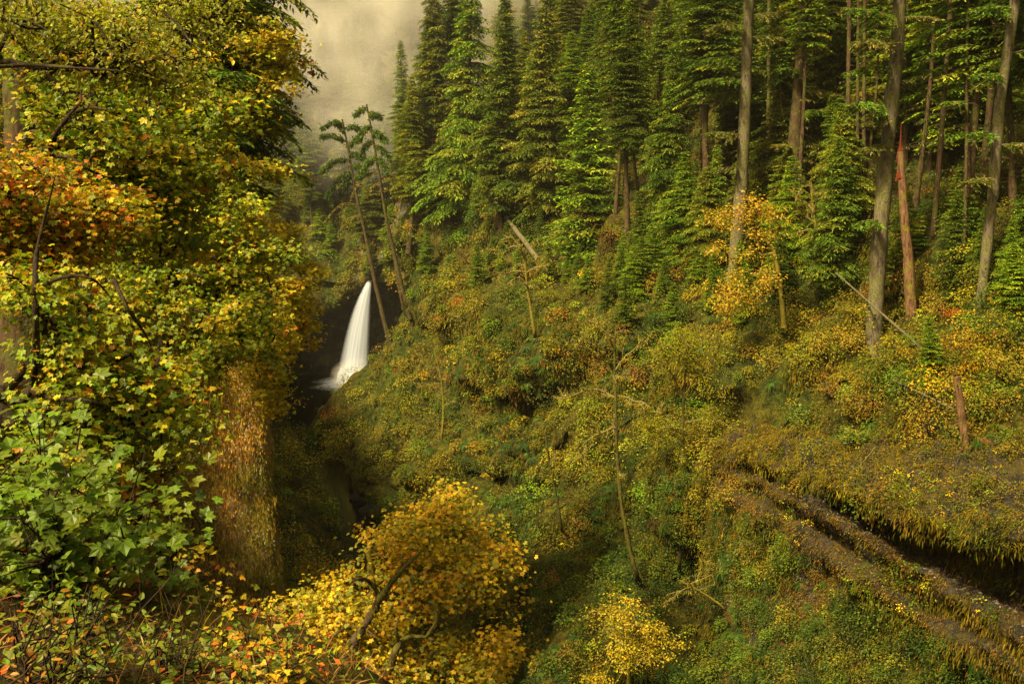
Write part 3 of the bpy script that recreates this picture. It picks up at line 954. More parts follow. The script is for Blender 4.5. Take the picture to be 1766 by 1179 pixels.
Y3 = yat(1506, 588)
Y1 = yat(1268, 465)
big_trunk('fir_tree', [(1266, 470), (1280, 300), (1287, 120), (1294, -60), (1300, -260)], Y1, 26, 15, M_BARK_GREY,
          'tall straight grey fir trunk behind the golden maple, left of all the tall trunks', GT,
          [(40, -1, 5.5, -.6), (95, -1, 6.5, -.3), (150, -1, 6, -.5), (160, -1, 4.5, .4), (240, -1, 5.0, -.5), (290, -1, 3.6, -.4), (20, 1, 4, -.4), (75, 1, 4.4, -.5), (-30, -1, 6.5, -.6), (-60, 1, 5, -.6)], 'fir tree', 1)
Y2 = yat(1362, 440)
big_trunk('fir_tree', [(1362, 445), (1370, 250), (1382, 80), (1386, -60), (1392, -260)], Y2, 25, 14, M_BARK_FIR,
          'brown fir trunk half hidden by boughs, second of the tall trunks from the left', GT,
          [(120, -1, 3.4, -.7), (60, -1, 4.0, -.3), (20, 1, 5, -.4), (150, 1, 4.5, -.6), (200, 1, 3.4, -.8), (-30, 1, 5, -.6), (260, -1, 3.0, -.6)], 'fir tree', 2)
big_trunk('fir_tree', [(1506, 592), (1516, 430), (1530, 260), (1546, 90), (1555, -60), (1566, -260)], Y3, 33, 19, M_BARK_GREY,
          'thickest grey fir trunk leaning right, just left of the broken red snag', GT,
          [(25, -1, 5.5, -.6), (70, -1, 5.2, -.8), (130, -1, 4.4, -.4), (185, -1, 5.5, -.7), (215, -1, 3.8, -.9), (150, 1, 1.2, -.5), (40, 1, 3.0, -.7), (262, -1, 3.2, -.8), (375, -1, 3.4, -.9), (-30, -1, 5.5, -.6), (-50, 1, 4.5, -.6), (-100, -1, 6, -.6)], 'fir tree', 3)
Y5 = yat(1692, 520)
big_trunk('fir_tree', [(1690, 525), (1712, 340), (1722, 200), (1742, 60), (1757, -50), (1775, -250)], Y5, 19, 18, M_BARK_GREY,
          'lichen spotted fir trunk near the right edge leaning to the right', GT,
          [(95, 1, 3.5, -.7), (140, -1, 3.4, -.7), (15, -1, 4, -.6), (240, -1, 3.0, -.7), (250, 1, 3.0, -.7), (320, -1, 3.2, -.7), (-40, -1, 4, -.5)], 'fir tree', 4)


def splinter(t, tb, cb, P, rad):
    b = Buf(); top = P[-1]
    for q in range(16):
        a = q / 16 * 6.28 + rng.normal(0, .2); r = rad[-1] * rng.uniform(.35, .95)
        p0 = top + np.array([math.cos(a) * r, math.sin(a) * r, -rng.uniform(.3, 2.2)]); h = rng.uniform(.9, 2.4) * (1.15 if q % 5 == 0 else .8) * min(1, rad[-1] / .21)
        cones(b, [p0], [p0 + np.array([-math.cos(a) * r * .4, -math.sin(a) * r * .4, h])], np.array([rad[-1] * .42]), np.array([.02]), 5)
    link('broken_top', b.mesh('broken_top', [M_REDWOOD], False), t)


big_trunk('broken_snag', [(1574, 592), (1569, 480), (1558, 350), (1553, 262)], Y3 - 1.5, 24, 13, M_SNAG,
          'bare dead snag with a broken red top standing beside the thickest fir', None, (), 'dead tree', 5, splinter)
big_trunk('broken_snag', [(1668, 800), (1662, 740), (1655, 690), (1650, 650)], yat(1668, 800) - 1.5, 15, 13, M_SNAG,
          'short rotten broken stump standing on the mossy shelf at the right', None, (), 'dead tree', 6)
GF = 'slender trunks standing in the shaded forest at the right'
for k, (x0, y0, x1, y1, w, lab) in enumerate([
        (1600, 500, 1636, 60, 11, 'thin straight trunk in the dark gap right of the broken snag'),
        (1696, 300, 1718, 10, 14, 'mid sized trunk just left of the lichen spotted fir'),
        (1458, 450, 1463, 180, 10, 'thin trunk left of a pair of thin trunks'),
        (1475, 450, 1479, 180, 7, 'left one of the pair of thin trunks'),
        (1486, 455, 1490, 180, 8, 'right one of the pair of thin trunks'),
        (1212, 400, 1216, 60, 9, 'thin shaded trunk left of the tall grey fir'),
        (1660, 500, 1668, 120, 7, 'very thin trunk in the darkest part of the forest'),
        (1320, 420, 1326, 60, 8, 'thin trunk between the two tall firs')]):
    big_trunk('slender_trunk', [(x0, y0), ((x0 + x1) / 2 + 2, (y0 + y1) / 2), (x1, y1), (x1 + (x1 - x0) * .4, y1 - 200)], yat(x0, y0, 4 if w < 12 else 1), w, w * .75, M_BARK_FIR, lab, GF, ((y1 + 30, 1, 2.0, -.5), (y1 + 60, -1, 2.2, -.4)), 'tree trunk', 20 + k, sides=9)

# forest behind them: rows climbing the slope
GB = 'dense conifers filling the right slope'
def fill(n, prot, x0, x1, y0, y1, label, group, smin, smax, seed, name='conifer', mind=2.6, wr=(1.0, 1.4)):
    global rng
    keep = rng; rng = np.random.default_rng(seed); done = []
    tries = 0
    while len(done) < n and tries < n * 40:
        tries += 1
        px, py = rng.uniform(x0, x1), rng.uniform(y0, y1)
        h = hit(px, py)
        if h is None: continue
        P = h[0]
        if any((P[0] - q[0]) ** 2 + (P[1] - q[1]) ** 2 < mind ** 2 for q in done): continue
        done.append(P)
        pr = prot[rng.integers(len(prot))]
        place(pr, P, label, group, H0[id(pr)] * rng.uniform(smin, smax), H0[id(pr)], rng.uniform(*wr), name=name)
    rng = keep


fill(20, SLIM + TALL[2:], 1020, 1320, 150, 420, 'thin trunked conifer in the shaded stand behind the young pointed fir', GB, .8, 1.1, 1)
fill(28, SLIM + TALL[2:], 1320, 1800, 60, 440, 'thin trunked conifer deep in the shaded forest at the upper right', GB, .8, 1.1, 2)
fill(24, MID, 850, 1100, 60, 370, 'conifer in the thick stand above the middle of the slope', GB, .7, 1.0, 3)
fill(26, MID, 1080, 1500, 20, 330, 'conifer high in the stand between the young pointed fir and the tall trunks', GB, .7, 1.0, 4)
fill(16, MID, 690, 880, 20, 330, 'mist touched conifer on the brow above the leaning trees', GB, .75, 1.05, 5)
fill(14, MID, 1480, 1800, 20, 300, 'dark conifer high on the slope in the upper right corner', GB, .7, 1.0, 6)
fill(12, MID[3:5], 1060, 1520, 370, 470, 'low sweeping hemlock filling the gaps between the tall trunks', GB, .4, .65, 17, mind=3)
fill(18, YOUNG, 1080, 1780, 420, 520, 'small hemlock along the lower edge of the dark forest', GB, .35, .6, 7, mind=2.5)
fill(16, YOUNG, 1010, 1290, 450, 570, 'little hemlock stepping down the slope below the full skirted fir', GB, .28, .5, 27, mind=2.2, name='sapling')
fill(8, YOUNG, 840, 1000, 380, 500, 'little fir beside the fallen logs', GB, .25, .45, 28, mind=2.2, name='sapling')
fill(12, YOUNG, 700, 1080, 330, 500, 'small fir on the brow of the mossy cliff left of the young pointed fir', GB, .35, .7, 8, mind=3)

GM = 'conifers in the mist beyond the waterfall'
fill(52, MID + TALL, 380, 720, -120, 420, 'pale conifer fading into mist on the hillside beyond the waterfall', GM, .8, 1.25, 9, mind=5)
fill(30, TALL + MID[3:5], 560, 790, -120, 300, 'tall pale conifer in the thin mist above the leaning trees', GM, .9, 1.25, 19, mind=4)
fill(22, TALL + MID[4:6], 450, 720, 230, 430, 'tall conifer veiled by mist just behind the waterfall lip', GM, .75, 1.15, 29, mind=4)
fill(14, YOUNG, 480, 680, 360, 478, 'small dark conifer on the bank right above the waterfall lip', GM, .6, 1.0, 10, mind=3)
fill(8, TALL, 380, 620, -60, 260, 'tall thin trunk fading into bright mist at the upper left of the falls', GM, 1.0, 1.2, 12, mind=5)

# conifer among the maples on the left and the thick trunk at the left edge
YCF = 46.0
p = at(357, 520, YCF)
place(MID[2], (p[0], p[1], p[2]), 'dark green hemlock growing among the yellow maples on the left', None, 27, 21, 1.0)
p = at(300, 380, 60)
place(MID[0], tuple(p), 'hemlock whose drooping top shows above the maples at the upper left', None, 27, 22, 1.0)
big_trunk('fir_tree', [(30, 420), (34, 260), (34, 120), (28, -40), (22, -200)], 29, 60, 50, M_BARK_FIR, 'massive brown fir trunk at the left edge behind the maple leaves', None,
          [(230, 1, 2.5, -.5), (270, 1, 3.0, -.6), (250, -1, 2, -.6), (60, 1, 3, -.5)], 'fir tree', 40)

# ------------------------------------------------------------------ the leaning trees over the falls
def leaning(pts, Y, w0, w1, label, boughs, seed, bark=M_BARK_FIR):
    global rng
    keep = rng; rng = np.random.default_rng(seed)
    Pt = np.array([at(x, y, Y) for x, y in pts]); base = Pt[0]
    P = catmull(Pt, 40); P = np.concatenate([P[:1] + (P[0] - P[3]) * .8, P]) - base
    rad = np.linspace(w0, w1, 41) / 2 * Y / F * .72
    tb = Buf(); cb = Buf(); tube(tb, P, rad, 9, rough=.25, seed=seed)
    t = thing('leaning_tree', label, 'tree', 'slender trees leaning over the waterfall', tuple(base))
    k_ = Y / F
    for (py, dx, dyy, leafy) in boughs:
        k = int(np.argmin([abs(project(q + base)[1] - py) for q in P]))
        s = np.linspace(0, 1, 12)
        end = np.array([dx * k_, rng.uniform(-2, 2), -dyy * k_])
        L = np.linalg.norm(end)
        bp = P[k] + end * s[:, None] + np.array([0, 0, 1.0]) * (.25 * L * np.sin(s * math.pi) * (1 if not leafy else .6))[:, None] + rng.normal(0, .12, (12, 3)) * s[:, None]
        cones(tb, bp[:-1], bp[1:], .16 * (1 - s[:-1]) + .05, .16 * (1 - s[1:]) + .05, 5)
        n = int(L * (46 if leafy else 26)); ss = rng.uniform(.12, 1.05, n)
        Q = np.stack([np.interp(ss, s, bp[:, i]) for i in range(3)], 1) + rng.normal(0, .35 if leafy else .14, (n, 3)) * np.array([1, 1, .6])
        if leafy:
            for rep in range(3):
                D = norm(end)[None] * .5 + rng.normal(0, .7, (n, 3)); D[:, 2] -= .3
                blades(cb, Q, D, np.array([0, 0, 1.]) + rng.normal(0, .5, (n, 3)), rng.uniform(.4, 1.0, n), rng.uniform(.14, .26, n), pick(n, [((.045, .10, .012), 3), ((.08, .13, .015), 1)]), bend=.2)
        blades(cb, Q, np.array([0, 0, -1.]) + rng.normal(0, .3, (n, 3)), rng.normal(size=(n, 3)), rng.uniform(.2, .7, n), .14, pick(n, [((.26, .22, .02), 2), (OLIVE, 1)]))
    link('trunk', tb.mesh('trunk', [bark], True), t); link('crown', cb.mesh('crown', [M_NEEDLE]), t)
    rng = keep


YL = yat(672, 592)
leaning([(673, 594), (650, 500), (629, 400), (611, 320), (600, 255), (590, 206)], YL - 1, 13, 4, 'longest leaning tree, mossy and thin topped, rooted beside the falls',
        [(215, -32, 8, 1), (222, 26, 0, 1), (245, -40, -8, 1), (262, 30, 12, 1), (275, -46, 22, 1), (290, 28, 14, 1), (300, -40, 40, 1), (310, -22, 30, 1), (255, 22, -18, 1), (232, -18, -22, 1), (360, -60, 28, 0), (372, -42, 30, 0), (425, -32, 12, 0), (318, 25, 18, 0)], 61)
Y2L = yat(703, 533)
leaning([(703, 534), (685, 460), (665, 370), (652, 290), (640, 220), (632, 180)], Y2L - 1, 11, 3.5, 'second leaning tree with drooping mossy boughs, right of the longest one',
        [(190, -20, 12, 1), (196, 18, 8, 1), (215, -22, 26, 1), (225, 24, 18, 1), (245, -26, 30, 1), (255, 26, 22, 1), (272, -30, 34, 1), (275, 20, 26, 1), (300, -52, 44, 0), (305, 45, 16, 0), (318, -24, 20, 0), (322, 22, 12, 0), (205, 16, -6, 1), (235, 20, 6, 1)], 62)
leaning([(693, 520), (682, 460), (672, 400), (662, 350)], Y2L + 1, 7, 3, 'thin dead pole standing close behind the second leaning tree', [(380, 14, 10, 0)], 63)

# ------------------------------------------------------------------ broadleaf trees
def grow(base, trunk, targets, seg=.6, sag=.12, wander=.12):
    """skeleton reaching every target; returns nodes, parent, number of tips carried"""
    nodes = [np.array(p, float) for p in trunk]; par = [-1] + list(range(len(trunk) - 1))
    NP = np.array(nodes)
    order = np.argsort(np.linalg.norm(targets - NP[-1], axis=1) * .6 + np.min(np.linalg.norm(targets[:, None] - NP[None], axis=2), axis=1))
    tips = []
    dep = list(range(len(trunk)))
    arr = np.zeros((len(trunk) + len(targets) * 14 + 10, 3)); arr[:len(trunk)] = NP; n = len(trunk)
    dpt = np.zeros(len(arr)); dpt[:n] = 0
    for ti in order:
        p = targets[ti]
        d = np.linalg.norm(arr[:n] - p, axis=1) + dpt[:n] * .06
        d[:max(1, int(len(trunk) * .3))] += 3
        q = int(np.argmin(d)); a = arr[q]; L = np.linalg.norm(p - a)
        m = min(12, max(1, int(L / seg)))
        prev = q
        off = rng.normal(0, wander * L, 3); off[2] = abs(off[2]) * .6 + sag * L * .4
        for k in range(1, m + 1):
            s = k / m
            x = a + (p - a) * s + off * math.sin(s * math.pi) * .6 + rng.normal(0, .04, 3) * (k < m)
            arr[n] = x; par.append(prev); dpt[n] = dpt[prev] + L / m; prev = n; n += 1
        tips.append(prev)
    return arr[:n], np.array(par), np.array(tips), len(trunk)


def broadleaf(name, label, cat, trunk, blobs, nclus, nleaf, pal, shape='maple3', size=.16, r0=.016, group=None, bark=None, seed=0, spread=.55, flat=.35, rexp=.5, trunk_r=None, lump=None, mossy=False, palfn=None):
    global rng
    keep = rng; rng = np.random.default_rng(seed + 3000)
    base = np.array(trunk[0], float)
    tr = catmull(np.array(trunk, float), max(8, len(trunk) * 5))
    vol = np.array([b[1][0] * b[1][1] * b[1][2] for b in blobs]) ** (2 / 3.); vol /= vol.sum()
    T = []
    for (c, r), f in zip(blobs, vol):
        n = max(3, int(nclus * f))
        d = norm(rng.normal(size=(n, 3))); rad = rng.uniform(.45, 1.0, (n, 1)) ** .6
        rad = rad * (1 + .6 * fbm(d * 1.0 + np.array(c) * .37, .8, 2, seed))[:, None]
        T.append(np.array(c) + d * rad * np.array(r))
    T = np.concatenate(T)
    T = T[vnoise(T, {1: 1.7}.get(seed, 1.2 if size < .15 else 1.7) * (1 if size < .3 else 3), seed + 9) > -.12]
    nodes, par, tips, nt_ = grow(base, tr, T)
    cnt = np.zeros(len(nodes)); cnt[tips] = 1
    for i in range(len(nodes) - 1, 0, -1): cnt[par[i]] += cnt[i]
    rad = r0 * np.maximum(cnt, 1) ** rexp
    tb = Buf()
    e = np.arange(nt_, len(nodes)); e = e[par[e] >= 0]
    thick = rad[e] > .05
    for msk, sd in ((thick, 7), (~thick, 4)):
        ee = e[msk]
        cones(tb, nodes[par[ee]] - base, nodes[ee] - base, np.minimum(rad[par[ee]], rad[ee] * 1.35), rad[ee], sd)
    trr = trunk_r if trunk_r is not None else None
    rr = np.maximum(rad[:nt_], rad[0] * np.linspace(1, .5, nt_)) if trr is None else np.linspace(trr[0], trr[1], nt_)
    rr = rr.copy(); rr[0] *= 1.25
    tube(tb, tr - base, rr, 12, rough=.22, seed=seed)
    t = thing(name, label, cat, group, tuple(base))
    link('trunk', tb.mesh('trunk', [bark or M_BARK_MOSS], True), t)
    cb = Buf()
    tp = nodes[tips]
    pp = nodes[par[tips]]
    nl = rng.poisson(nleaf, len(tips)) + 2
    idx = np.repeat(np.arange(len(tips)), nl)
    k = len(idx)
    s = spread * rng.uniform(.6, 1.3, len(tips))
    off = rng.normal(size=(k, 3)) * s[idx][:, None] * np.array([.7, .7, flat])
    P = tp[idx] + off
    ccol = pick(len(tips), pal, .12) if palfn is None else palfn(tp)
    lc = pick(k, pal, .2)
    m_ = rng.uniform(.25, 1, (k, 1)) if palfn is None else rng.uniform(.65, 1, (k, 1))
    C = ccol[idx] * m_ + lc * (1 - m_)
    C = C * np.exp(rng.normal(0, .2, (k, 1)))
    N = np.array([0, 0, 1.0]) + rng.normal(0, .6, (k, 3)) + norm(off) * .4 + np.array([.0, -.25, 0])
    D = off + np.array([0, 0, -.6])
    leaves(cb, P - base, N, size * rng.uniform(.45, 1.3, k), C, shape, D=D + rng.normal(0, .35, (k, 3)))
    if mossy:
        ee = e[rad[e] > .03]; mm = rng.choice(ee, min(len(ee) * 10, 9000)); f = rng.random((len(mm), 1))
        Q = nodes[par[mm]] * (1 - f) + nodes[mm] * f + rng.normal(0, .5, (len(mm), 3)) * rad[mm][:, None]
        blades(cb, Q - base, np.array([0, 0, -1.]) + rng.normal(0, .35, (len(mm), 3)), rng.normal(size=(len(mm), 3)), rng.uniform(.05, .22, len(mm)), .05, pick(len(mm), [((.18, .15, .015), 2), (OLIVE, 1), (OCHRE, 1)]))
    link('crown', cb.mesh('crown', [M_LEAF]), t)
    rng = keep
    return t


def limbs(t, lst, Y, bark, seed=0):
    base = np.array(t.location)
    for i, (pts, w0, w1) in enumerate(lst):
        P = catmull(np.array([at(x, y, Y + .35 * math.sin(k * 1.7 + i)) for k, (x, y) in enumerate(pts)]), 26) - base
        rr = np.linspace(w0, w1, 26) / 2 * Y / F * (1 - .85 * np.linspace(0, 1, 26) ** 5)
        tb = Buf(); tube(tb, P, rr, 9, rough=.4, seed=seed + i)
        m = 420; f = rng.uniform(0, 25, m).astype(int)
        blades(tb, P[f] + rng.normal(0, 1, (m, 3)) * rr[f][:, None] * .6, np.array([0, 0, -1.]) + rng.normal(0, .4, (m, 3)), rng.normal(size=(m, 3)), rng.uniform(.3, 1.2, m) * rr[f] * 1.6, rr[f] * .35, pick(m, [((.15, .125, .012), 2), ((.07, .06, .008), 2)]), mat=1)
        link('limb', tb.mesh('limb', [bark, M_MOSS], True), t)


def B(px, py, Y, rx, ry, rz):
    """crown lobe centred on a photo pixel at distance Y; rx, rz given in photo px"""
    return (at(px, py, Y), (rx * Y / F, ry, rz * Y / F))


# big golden maple at the bottom centre
Ym = 35.0
gm = broadleaf('golden_maple', 'big golden leaved maple with mossy curved limbs at the bottom centre', 'maple',
          [at(660, 1500, Ym + 1), at(640, 1330, Ym), at(610, 1150, Ym - 1.5), at(560, 1080, Ym - 2)][::1],
          [B(770, 950, Ym + 2.5, 110, 3.2, 75), B(715, 925, Ym + 2, 62, 2.4, 45), B(830, 1000, Ym + 1, 74, 2.6, 66), B(605, 1055, Ym - .5, 90, 2.4, 48), B(760, 1070, Ym - 1, 140, 2.6, 80), B(560, 1110, Ym - 2, 110, 2.5, 80), B(830, 1130, Ym - 1, 60, 2.2, 80), B(650, 1190, Ym - 3, 150, 2.2, 40), B(765, 880, Ym + 3.5, 40, 2, 40)],
          1150, 36, [((.52, .36, .013), 5), (GOLD, 3), (YGREEN, 3.0), ((.16, .22, .04), 2), (ORANGE, .3)], 'maple5', .132, .010, None, M_YMOSS, 1, spread=.55, flat=.4, mossy=True)
limbs(gm, [([(600, 1120), (640, 1060), (660, 1025), (690, 985), (718, 958), (735, 945)], 17, 9), ([(655, 1030), (638, 1003), (615, 998), (600, 1010)], 8, 5),
           ([(655, 1200), (672, 1150), (684, 1118), (700, 1100), (735, 1098), (760, 1110)], 16, 8), ([(690, 1112), (682, 1085), (690, 1060)], 8, 5), ([(735, 1098), (752, 1070), (748, 1045), (725, 1035)], 7, 4),
           ([(560, 1110), (590, 1085), (625, 1082), (650, 1100)], 6, 4)], Ym - 3.6, M_BARK_MOSS, 5)
broadleaf('golden_maple', 'small golden maple leaning over the ferns at the bottom, left of the dark ferns', 'maple',
          [at(1080, 1290, 58), at(1085, 1180, 57), at(1080, 1100, 56)],
          [B(1080, 1090, 56, 65, 2.0, 60), B(1130, 1110, 56.5, 40, 1.5, 30), B(1050, 1150, 55.5, 55, 1.6, 45)],
          230, 30, [(YGREEN, 3), (YELLOW, 4), (GOLD, 1), (OLIVE, 1)], 'kite', .15, .011, None, M_YMOSS, 2, spread=.5)
# slender golden maple on the right below the tall trunks
hg = hit(1352, 560)[0]; Yg = hg[1] - 4
broadleaf('golden_maple', 'slender golden orange maple with a mossy forked trunk against the dark forest', 'maple',
          [at(1352, 565, Yg), at(1345, 490, Yg), at(1335, 430, Yg)],
          [B(1265, 375, Yg, 48, 2, 26), B(1320, 395, Yg, 32, 2, 50), B(1300, 345, Yg, 22, 1.5, 16), B(1262, 430, Yg - 1, 40, 2, 22), B(1290, 490, Yg - 1, 60, 2, 38), B(1260, 520, Yg - 1, 32, 2, 28)],
          340, 17, [((.46, .26, .012), 5), ((.42, .30, .012), 3), (YGREEN, 2)], 'kite', .24, .014, None, M_YMOSS, 3, spread=.75, flat=.35)

# maples of the left mass
LYG = (0.30, 0.31, 0.011)
LM = [
 ('yellow_maple', 'bright yellow maple whose branches reach into the mist at the top of the left bank', [at(330, 640, 52), at(350, 450, 50), at(385, 250, 48), at(400, 120, 47)],
  [B(470, 100, 47, 45, 3, 45), B(450, 190, 47, 50, 3, 40), B(430, 60, 49, 40, 3, 35), B(485, 150, 46, 30, 2, 30), B(495, 300, 46, 30, 2.4, 24), B(455, 350, 46, 55, 3, 30)],
  620, 28, [(YELLOW, 5), (LYG, 5), (GOLD, .6), (ORANGE, .1)], 'maple3', .155, 11),
 ('yellow_maple', 'wide yellow maple leaning out over the pool from the left bank', [at(300, 800, 50), at(340, 640, 48), at(400, 520, 46), at(470, 470, 45)],
  [B(505, 480, 45, 46, 3, 38), B(495, 560, 45, 42, 3, 50), B(450, 420, 46, 70, 3, 50), B(460, 640, 45, 28, 2.5, 40), B(435, 530, 44, 70, 3, 55), B(476, 690, 46, 14, 1.6, 24)],
  820, 34, [(YELLOW, 5), (GOLD, 1.4), (LYG, 3.5), (BGREEN, .6), (ORANGE, .4)], 'maple3', .14, 12),
 ('green_maple', 'green and yellow maple draping its branches over the mossy cliff', [at(290, 760, 31), at(280, 640, 30), at(300, 480, 29), at(330, 380, 28.5)],
  [B(395, 615, 27, 75, 2, 45), B(430, 560, 28, 70, 2, 50), B(340, 540, 27, 90, 2, 60), B(320, 440, 28, 100, 2.2, 60), B(420, 450, 29, 70, 2, 50), B(230, 500, 27, 70, 2, 60), B(380, 370, 29, 80, 2, 50)],
  1000, 28, [(BGREEN, 4), (LYG, 4), (YELLOW, 2.0), (ORANGE, .4), (GREEN, 2)], 'maple5', .10, 13),
 ('dark_limbed_maple', 'maple with a dark curved mossy trunk forking across the upper left', [at(60, 560, 22), at(66, 420, 21.5), at(80, 300, 21), at(110, 220, 20.5), at(145, 160, 20)],
  [B(200, 240, 21, 120, 2, 60), B(300, 300, 22, 110, 2, 60), B(180, 330, 21.5, 110, 2, 50), B(330, 200, 22, 110, 2, 60), B(250, 400, 22, 110, 2, 45), B(120, 130, 22, 100, 2, 50)],
  1000, 24, [(LYG, 4), (GREEN, 2), (BGREEN, 3), (YELLOW, 1.4), (ORANGE, .6), (BGREEN, 1)], 'maple5', .10, 14),
 ('alder', 'small leaved olive green alder hanging across the top left corner', [at(-60, 640, 17), at(-70, 300, 16), at(-20, 120, 15.5), at(80, 118, 15), at(200, 115, 15)],
  [B(120, 40, 15.5, 140, 2, 50), B(260, 70, 15.5, 110, 2, 55), B(330, 130, 16, 80, 1.8, 50), B(220, 120, 15.5, 110, 1.8, 26), B(50, 60, 15, 110, 2, 28), B(340, 30, 17, 70, 2, 40)],
  620, 34, [(OLIVE, 3), (LYG, 4), (GREEN, 2), ((.30, .27, .06), 2), (GOLD, .6)], 'oval', .075, 15),
 ('vine_maple', 'orange and red vine maple at the left edge', [at(-40, 620, 15), at(-30, 480, 14.5), at(20, 380, 14)],
  [B(30, 300, 14, 70, 1.4, 28), B(110, 350, 14.2, 85, 1.4, 22), B(20, 400, 13.8, 60, 1.4, 34), B(160, 385, 14.5, 70, 1.2, 18), B(80, 440, 14, 60, 1.2, 20)],
  560, 24, [(ORANGE, 2.2), (GOLD, 3), (LYG, 3.4), (RED, .5), (GREEN, 2)], 'maple5', .066, 16),
 ('green_maple', 'leafy green maple bough over the brown rock at the lower left', [at(-60, 760, 12), at(20, 660, 12), at(90, 600, 12)],
  [B(100, 590, 12, 70, 1, 36), B(190, 640, 12.5, 90, 1.1, 36), B(40, 500, 12, 60, 1, 60), B(250, 720, 13, 90, 1.2, 40), B(140, 720, 13, 100, 1.2, 36)],
  420, 19, [(LYG, 4), (BGREEN, 3), (YELLOW, 1.4), (ORANGE, .5), (GREEN, 2)], 'maple5', .074, 17),
 ('yellow_maple', 'sunny yellow maple thicket in the gap behind the thick fir trunk', [at(150, 560, 40), at(150, 420, 39), at(160, 300, 38)],
  [B(130, 230, 38, 90, 3, 90), B(180, 380, 38, 120, 3, 70), B(60, 60, 38, 110, 3, 60), B(230, 90, 40, 110, 3, 70), B(330, 240, 42, 80, 3, 90)],
  620, 26, [(YELLOW, 2), (LYG, 4), (GREEN, 1.2), (BGREEN, 2)], 'maple3', .16, 18),
]
LIMBS = {14: (18.6, [([(66, 360), (74, 300), (90, 245), (118, 200), (140, 172), (134, 140)], 13, 5), ([(118, 200), (150, 186), (180, 190), (196, 200)], 8, 4), ([(84, 268), (120, 272), (150, 292), (180, 305), (214, 330)], 9, 4), ([(150, 292), (165, 262), (190, 262)], 7, 3), ([(150, 300), (120, 325), (100, 350)], 7, 4)]),
         17: (11.5, [([(30, 700), (56, 660), (62, 590), (60, 500), (64, 430), (84, 350), (96, 300)], 16, 4), ([(50, 672), (90, 686), (150, 690), (190, 702)], 11, 5), ([(60, 500), (110, 478), (160, 482), (196, 520)], 8, 4), ([(196, 482), (220, 530), (250, 575), (262, 600)], 8, 4)]),
         12: (40, [([(362, 480), (378, 490), (400, 482), (425, 462)], 7, 4), ([(395, 482), (418, 490), (430, 500)], 5, 3), ([(372, 440), (366, 470), (380, 492)], 6, 4)]),
         15: (13.5, [([(-20, 116), (60, 113), (140, 118), (210, 124), (250, 138)], 7, 3), ([(280, 20), (310, 45), (330, 75), (350, 90)], 4, 2)])}
for nm, lab, trk, bl, nc, nlf, pal, shp, sz, sd_ in LM:
    t_ = broadleaf(nm, lab, 'alder' if nm == 'alder' else 'maple', trk, bl, nc, nlf, pal, shp, sz, .009 if sz < .15 else .012, None, M_BARK_DARK, sd_, spread=.5 if sz > .14 else .36, flat=.32, trunk_r={15: (.10, .03), 16: (.09, .04), 17: (.10, .05), 14: (.17, .08)}.get(sd_))
    if sd_ in LIMBS: limbs(t_, LIMBS[sd_][1], LIMBS[sd_][0], M_BARK_DARK, sd_)

# ------------------------------------------------------------------ ground cover on the slopes (nobody could count it)
def cast(n, x0=-160, x1=1930, y0=-60, y1=1330, seed=0, bvh=None):
    g = np.random.default_rng(seed)
    out = []
    for k in range(n):
        org = (g.choice([0, 0, 0, -5, 5.]), 0, g.choice([0, 0, 1.5]))
        px, py = g.uniform(x0, x1), g.uniform(y0, y1)
        h = hit(px, py, org, bvh or BVH_ALL)
        if h is not None: out.append(np.concatenate([h[0], h[1]]))
    return np.array(out)


def clumps(buf, P, N, r, nl, size, C, shape='kite', up=.6, jit=.18, out=.35):
    n = len(P); k = int(nl)
    idx = np.repeat(np.arange(n), k)
    d = norm(rng.normal(size=(n * k, 3)) + N[idx] * .7 + np.array([0, 0, .5]))
    rad = rng.uniform(.35, 1, (n * k, 1)) ** .5
    Q = P[idx] + d * rad * r[idx][:, None] * np.array([1, 1, .8])
    Nn = d * out + np.array([0, -.15, up]) + rng.normal(0, .35, (n * k, 3))
    Cc = C[idx] * np.exp(rng.normal(0, jit, (n * k, 1)))
    leaves(buf, Q, Nn, size[idx] * rng.uniform(.6, 1.4, n * k), Cc, shape, D=d + np.array([0, 0, -.6]) + rng.normal(0, .3, (n * k, 3)))


